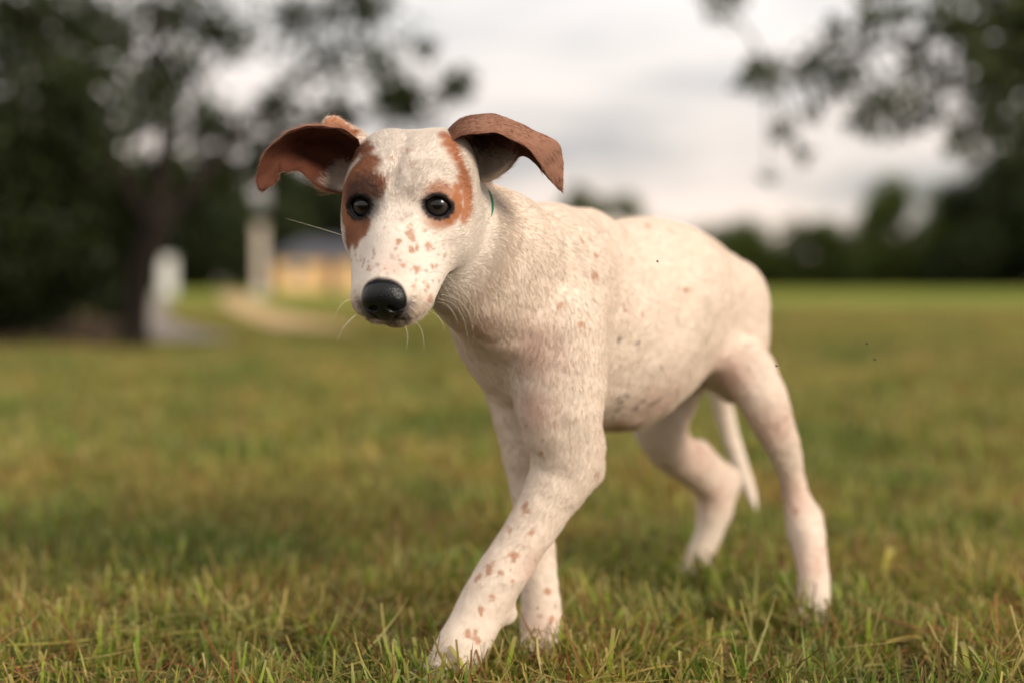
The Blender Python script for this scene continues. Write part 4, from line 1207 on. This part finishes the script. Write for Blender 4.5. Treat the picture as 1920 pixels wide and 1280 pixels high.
def make_fur(n_body, n_head):
    rng = np.random.default_rng(5)
    q = (BV - H0) @ HR.T * 100
    inhead = sstep(11, 8.5, np.linalg.norm(q - np.array([0, -1, -1.0]), axis=1))
    ed = np.minimum(*[np.linalg.norm(BV - e, axis=1) for e in EYES])
    bare = (np.minimum(*[almond(BV - e, a, s_) + (((BV - e) @ a) < 0) for e, a, s_ in zip(EYES, EAX, (-1, 1))]) < 0.0012) | (np.linalg.norm(BV - NOSE_C, axis=1) < 0.0195) | (BV[:, 2] < 0.012)
    out = []
    for part, n in (('body', n_body), ('head', n_head)):
        wgt = np.where(bare, 0, (1 - inhead) if part == 'body' else inhead)
        T, w = sample(BV, BF, n, wgt, rng)
        P = (BV[T] * w[..., None]).sum(1); N = nrm((BN[T] * w[..., None]).sum(1))
        D, hw, qq = flow(P)
        C = coat(P + rng.normal(size=P.shape) * 0.0011) * (0.92 + 0.16 * rng.random(n))[:, None]
        mz = sstep(0.0, 4.0, qq[:, 1]) * hw
        ln = 0.0052 * (1 - hw) + hw * (0.0050 - 0.0024 * mz)
        neck = np.exp(-(np.linalg.norm(P - W(960, 560, 1.22), axis=1) / 0.10) ** 2)
        ln = ln * (1 + 0.20 * neck * (1 - hw))
        tl = np.minimum.reduce([np.linalg.norm(P - p[1], axis=1) for p in TORSO[12::3]]); ln = ln * (0.45 + 0.55 * sstep(0.02, 0.05, tl))
        low = sstep(0.17, 0.05, P[:, 2]); ln = ln * (1 - 0.40 * low)
        e2 = np.minimum(*[np.linalg.norm(P - e, axis=1) for e in EYES])
        ln = ln * (0.35 + 0.65 * sstep(0.0175, 0.029, e2)) * (0.7 + 0.6 * rng.random(n))
        lift = 0.24 + 0.16 * rng.random(n)
        H = grow(P, N, D, ln, lift, rng)
        r0 = np.where(hw > 0.5, 0.000075, 0.000090)
        R = r0[:, None] * np.array([1.0, 0.9, 0.65, 0.12])[None]
        out.append((H, C, R))
    for (ev, ef, en, es, eu, evv, edu), left in zip(ears, (False, True)):
        n = 16000
        T, w = sample(ev, ef[:2 * (65 * 47)], n, None, rng)
        f = lambda A: (A[T] * (w if A.ndim == 1 else w[..., None])).sum(1)
        P, N, u, v = f(ev), nrm(f(en)), f(eu), f(evv)
        side = es[T[:, 0]]
        C = ear_col(P, side, u, v, left) * (0.92 + 0.16 * rng.random(n))[:, None]
        ln = (0.0042 + 0.004 * sstep(0.25, 0.0, u)) * (0.7 + 0.6 * rng.random(n)) * np.where(side > 0.5, 0.75, 1)
        lift = 0.12 + 0.12 * rng.random(n)
        tuft = (side > 0.5) & (C.mean(1) > 0.3)
        edge = sstep(0.06, 0.0, np.minimum(v, 1 - v)) * rng.random(n)
        ln = ln * (1 + 1.3 * edge); C = C * (1 + 1.1 * edge[:, None]); lift = lift + 0.25 * edge
        ln = np.where(tuft, ln * 1.9, ln); lift = np.where(tuft, 0.5, lift)
        H = grow(P, N, f(edu), ln, lift, rng)
        R = np.full(n, 0.00008)[:, None] * np.array([1.0, 0.9, 0.65, 0.12])[None]
        out.append((H, C, R))
    return [np.concatenate([o[i] for o in out]) for i in range(3)]
FH, FC, FR = make_fur(240000, 120000)
fur = hair_object('fur', FH, FC, FR, FUR, pup)
tag(fur, kind='stuff')

# ---- eyes
def eye_material():
    m, nt, b = principled('eye', (0.02, 0.02, 0.02), 0.25, 0.2)
    n, l = nt.nodes, nt.links
    tc = n.new('ShaderNodeTexCoord')
    sep = n.new('ShaderNodeSeparateXYZ'); l.new(tc.outputs['Object'], sep.inputs[0])
    cx = n.new('ShaderNodeCombineXYZ'); l.new(sep.outputs['X'], cx.inputs['X']); l.new(sep.outputs['Y'], cx.inputs['Y'])
    ln = n.new('ShaderNodeVectorMath'); ln.operation = 'LENGTH'; l.new(cx.outputs[0], ln.inputs[0])
    dv = n.new('ShaderNodeMath'); dv.operation = 'DIVIDE'; l.new(ln.outputs['Value'], dv.inputs[0]); dv.inputs[1].default_value = 0.0148
    r = n.new('ShaderNodeValToRGB'); r.color_ramp.interpolation = 'EASE'
    e = r.color_ramp.elements
    e[0].position = 0.0; e[0].color = (0.003, 0.003, 0.004, 1)
    e[1].position = 1.0; e[1].color = (0.20, 0.21, 0.23, 1)
    for p, c in ((0.25, (0.002, 0.002, 0.003, 1)), (0.30, (0.034, 0.022, 0.017, 1)), (0.45, (0.060, 0.047, 0.042, 1)), (0.54, (0.030, 0.028, 0.028, 1)), (0.59, (0.004, 0.005, 0.006, 1)), (0.65, (0.004, 0.005, 0.006, 1)), (0.70, (0.15, 0.165, 0.18, 1))):
        q = e.new(p); q.color = c
    l.new(dv.outputs[0], r.inputs[0])
    no = n.new('ShaderNodeTexNoise'); no.inputs['Scale'].default_value = 900; l.new(tc.outputs['Object'], no.inputs['Vector'])
    mx = n.new('ShaderNodeMixRGB'); mx.blend_type = 'MULTIPLY'; mx.inputs[0].default_value = 0.6
    l.new(r.outputs[0], mx.inputs[1]); l.new(no.outputs[0], mx.inputs[2]); l.new(mx.outputs[0], b.inputs['Base Color'])
    b.inputs['Coat Weight'].default_value = 0.7; b.inputs['Coat Roughness'].default_value = 0.02
    return m
EYE = eye_material()
bm = bmesh.new(); bmesh.ops.create_uvsphere(bm, u_segments=40, v_segments=24, radius=EYE_R * 0.01)
for v in bm.verts:                                   # bulge of the cornea
    rr = math.hypot(v.co.x, v.co.y) / (EYE_R * 0.01)
    if v.co.z > 0: v.co.z += 0.0009 * max(0, 1 - (rr / 0.62) ** 2)
for f in bm.faces: f.smooth = True
em = bpy.data.meshes.new('eye'); bm.to_mesh(em); bm.free(); em.materials.append(EYE)
for c, lab in zip(EYES, ('dark eye inside the rust patch', 'dark eye on the white side of the face')):
    e = put('eye', em, None, pup)
    dr = Vector(CAMP - c).normalized()
    ea = EAX[0] if lab.startswith('dark eye inside') else EAX[1]
    dr = (dr * (0.40 if lab.startswith('dark eye inside') else 0.75) + Vector(ea) * (0.60 if lab.startswith('dark eye inside') else 0.25) + Vector((0, 0, 0.05))).normalized()
    e.rotation_mode = 'QUATERNION'
    e.rotation_quaternion = dr.to_track_quat('Z', 'Y')
    e.location = Vector(c)
    e['label'] = lab

# ---- nose
def nose_sdf(P):
    q = ((P - H0) @ HR.T * 100 - np.array([0, 6.78, -3.72])) / np.array([1.03, 1.10, 1.20]) + np.array([0, 6.45, -3.15])
    def el(c, r):
        v = (q - np.array(c)) / np.array(r)
        k0 = np.linalg.norm(v, axis=1); k1 = np.linalg.norm(v / np.array(r), axis=1) + 1e-9
        return k0 * (k0 - 1) / k1
    d = el((0, 6.42, -2.85), (1.45, 1.25, 1.12))
    for s in (-1, 1):
        d = smin(d, el((s * 0.92, 6.6, -3.22), (0.88, 0.98, 0.90)), 0.6)
    d = smin(d, el((0, 6.75, -3.75), (0.72, 0.75, 0.85)), 0.6)
    for s in (-1, 1):
        a = q - np.array([s * 0.72, 7.55, -3.30])
        ca, sa = math.cos(0.5), math.sin(0.5)
        u = (a[:, 0] * s * ca - a[:, 2] * sa); w = a[:, 0] * s * sa + a[:, 2] * ca
        nz = np.sqrt((u / 0.40) ** 2 + (w / 0.25) ** 2 + (a[:, 1] / 0.75) ** 2) - 1
        d = smax(d, -nz * 0.28, 0.16)
        slit = np.sqrt((q[:, 0] * s - 1.32) ** 2 / 0.22 ** 2 + (q[:, 2] + 3.42) ** 2 / 0.07 ** 2 + (q[:, 1] - 7.1) ** 2 / 0.8 ** 2) - 1
        d = smax(d, -slit * 0.08, 0.1)
    d = d + 0.07 * np.exp(-(q[:, 0] / 0.09) ** 2) * (q[:, 2] < -2.9) * (q[:, 1] > 6.5)
    return d * 0.011
c0 = hp(0, 6.85, -3.8)
NV, NF = surface(nose_sdf, c0 - 0.03, c0 + 0.03, 0.0009)
NV = project(nose_sdf, NV, 1)
nose_mat, nt, b = principled('nose_leather', (0.0055, 0.0055, 0.0065), 0.30, 0.40)
tc = nt.nodes.new('ShaderNodeTexCoord'); vo = nt.nodes.new('ShaderNodeTexVoronoi'); vo.inputs['Scale'].default_value = 800
nt.links.new(tc.outputs['Object'], vo.inputs['Vector'])
bp = nt.nodes.new('ShaderNodeBump'); bp.inputs['Strength'].default_value = 0.6; bp.inputs['Distance'].default_value = 0.0005
nt.links.new(vo.outputs['Distance'], bp.inputs['Height']); nt.links.new(bp.outputs[0], b.inputs['Normal'])
nose = put('nose', mesh_np('nose', NV, NF), nose_mat, pup)

# ---- whiskers
whisk_mat, _, _ = principled('whisker', (0.72, 0.66, 0.50), 0.4, 0.4)
WH = [[(662, 448, 1.135), (622, 435, 1.105), (575, 421, 1.085), (536, 410, 1.07)],
      [(846, 525, 1.10), (868, 545, 1.085), (890, 580, 1.08), (908, 625, 1.08)],
      [(828, 552, 1.09), (858, 562, 1.075), (880, 590, 1.07), (889, 635, 1.07)],
      [(822, 560, 1.09), (850, 570, 1.07), (868, 595, 1.065), (878, 632, 1.065)],
      [(820, 566, 1.088), (838, 572, 1.075), (852, 590, 1.07), (860, 610, 1.07)],
      [(806, 583, 1.085), (820, 592, 1.075), (830, 606, 1.07), (834, 622, 1.07)],
      [(780, 602, 1.082), (790, 618, 1.075), (794, 636, 1.072), (795, 652, 1.07)],
      [(760, 610, 1.080), (764, 626, 1.075), (764, 640, 1.072), (761, 655, 1.07)],
      [(668, 590, 1.075), (652, 604, 1.065), (640, 620, 1.06), (632, 640, 1.06)],
      [(662, 560, 1.078), (646, 566, 1.065), (634, 580, 1.06), (626, 598, 1.06)],
      [(800, 512, 1.085), (826, 510, 1.06), (846, 524, 1.05), (860, 548, 1.045)]]
for w in WH:
    p = catmull(np.array([W(*q) for q in w]), 12)
    t = np.linspace(0, 1, 12)
    V, Fq = tube(p, 0.00017 * (1 - 0.8 * t))
    put('whisker', mesh_np('whisker', V, Fq), whisk_mat, pup)

# ---- claws
claw_mat, _, _ = principled('claw', (0.42, 0.34, 0.28), 0.35, 0.5)
for leg in (LF, RF, LH, RH):
    for pr in leg[-4:]:
        a, bq = pr[1], pr[2]
        d = nrm(bq - a); d[2] = 0
        p = np.array([bq + d * 0.006 + U * 0.001, bq + d * 0.011 - U * 0.001, bq + d * 0.0145 - U * 0.0065])
        V, Fq = tube(catmull(p, 6), np.linspace(0.0024, 0.0005, 6), 6)
        put('claw', mesh_np('claw', V, Fq), claw_mat, pup)

# ---- collar, only a glimpse of green shows behind the cheek
ca, cb = W(905, 470, 1.19), W(850, 425, 1.165)
ax = nrm(cb - ca); cc = ca * 0.25 + cb * 0.75
s1 = nrm(np.cross(ax, U)); s2 = np.cross(s1, ax)
ring = []
for t in np.linspace(0, 2 * math.pi, 72, endpoint=False):
    dr = s1 * math.cos(t) + s2 * math.sin(t)
    lo_, hi_ = 0.02, 0.11
    for _ in range(22):
        md = 0.5 * (lo_ + hi_)
        if group(TORSO, (cc + dr * md)[None])[0] < 0: lo_ = md
        else: hi_ = md
    ring.append((dr, lo_))
CV, CF = [], []
for i, (dr, r) in enumerate(ring):
    r = r - 0.006 * max(0.0, -dr[2])
    for w_, h_ in ((-0.0045, -0.004), (-0.0045, -0.0014), (0.0045, -0.0014), (0.0045, -0.004)):
        CV.append(cc + dr * (r + h_) + ax * w_)
    j = (i + 1) % len(ring)
    for k in range(4):
        CF.append([i * 4 + k, i * 4 + (k + 1) % 4, j * 4 + (k + 1) % 4, j * 4 + k])
collar_mat, nt, b = principled('collar_webbing', (0.03, 0.22, 0.11), 0.7, 0.2)
collar = put('collar', mesh_np('collar', CV, CF), collar_mat, pup)
collar['label'] = 'thin green collar mostly hidden behind the cheek'
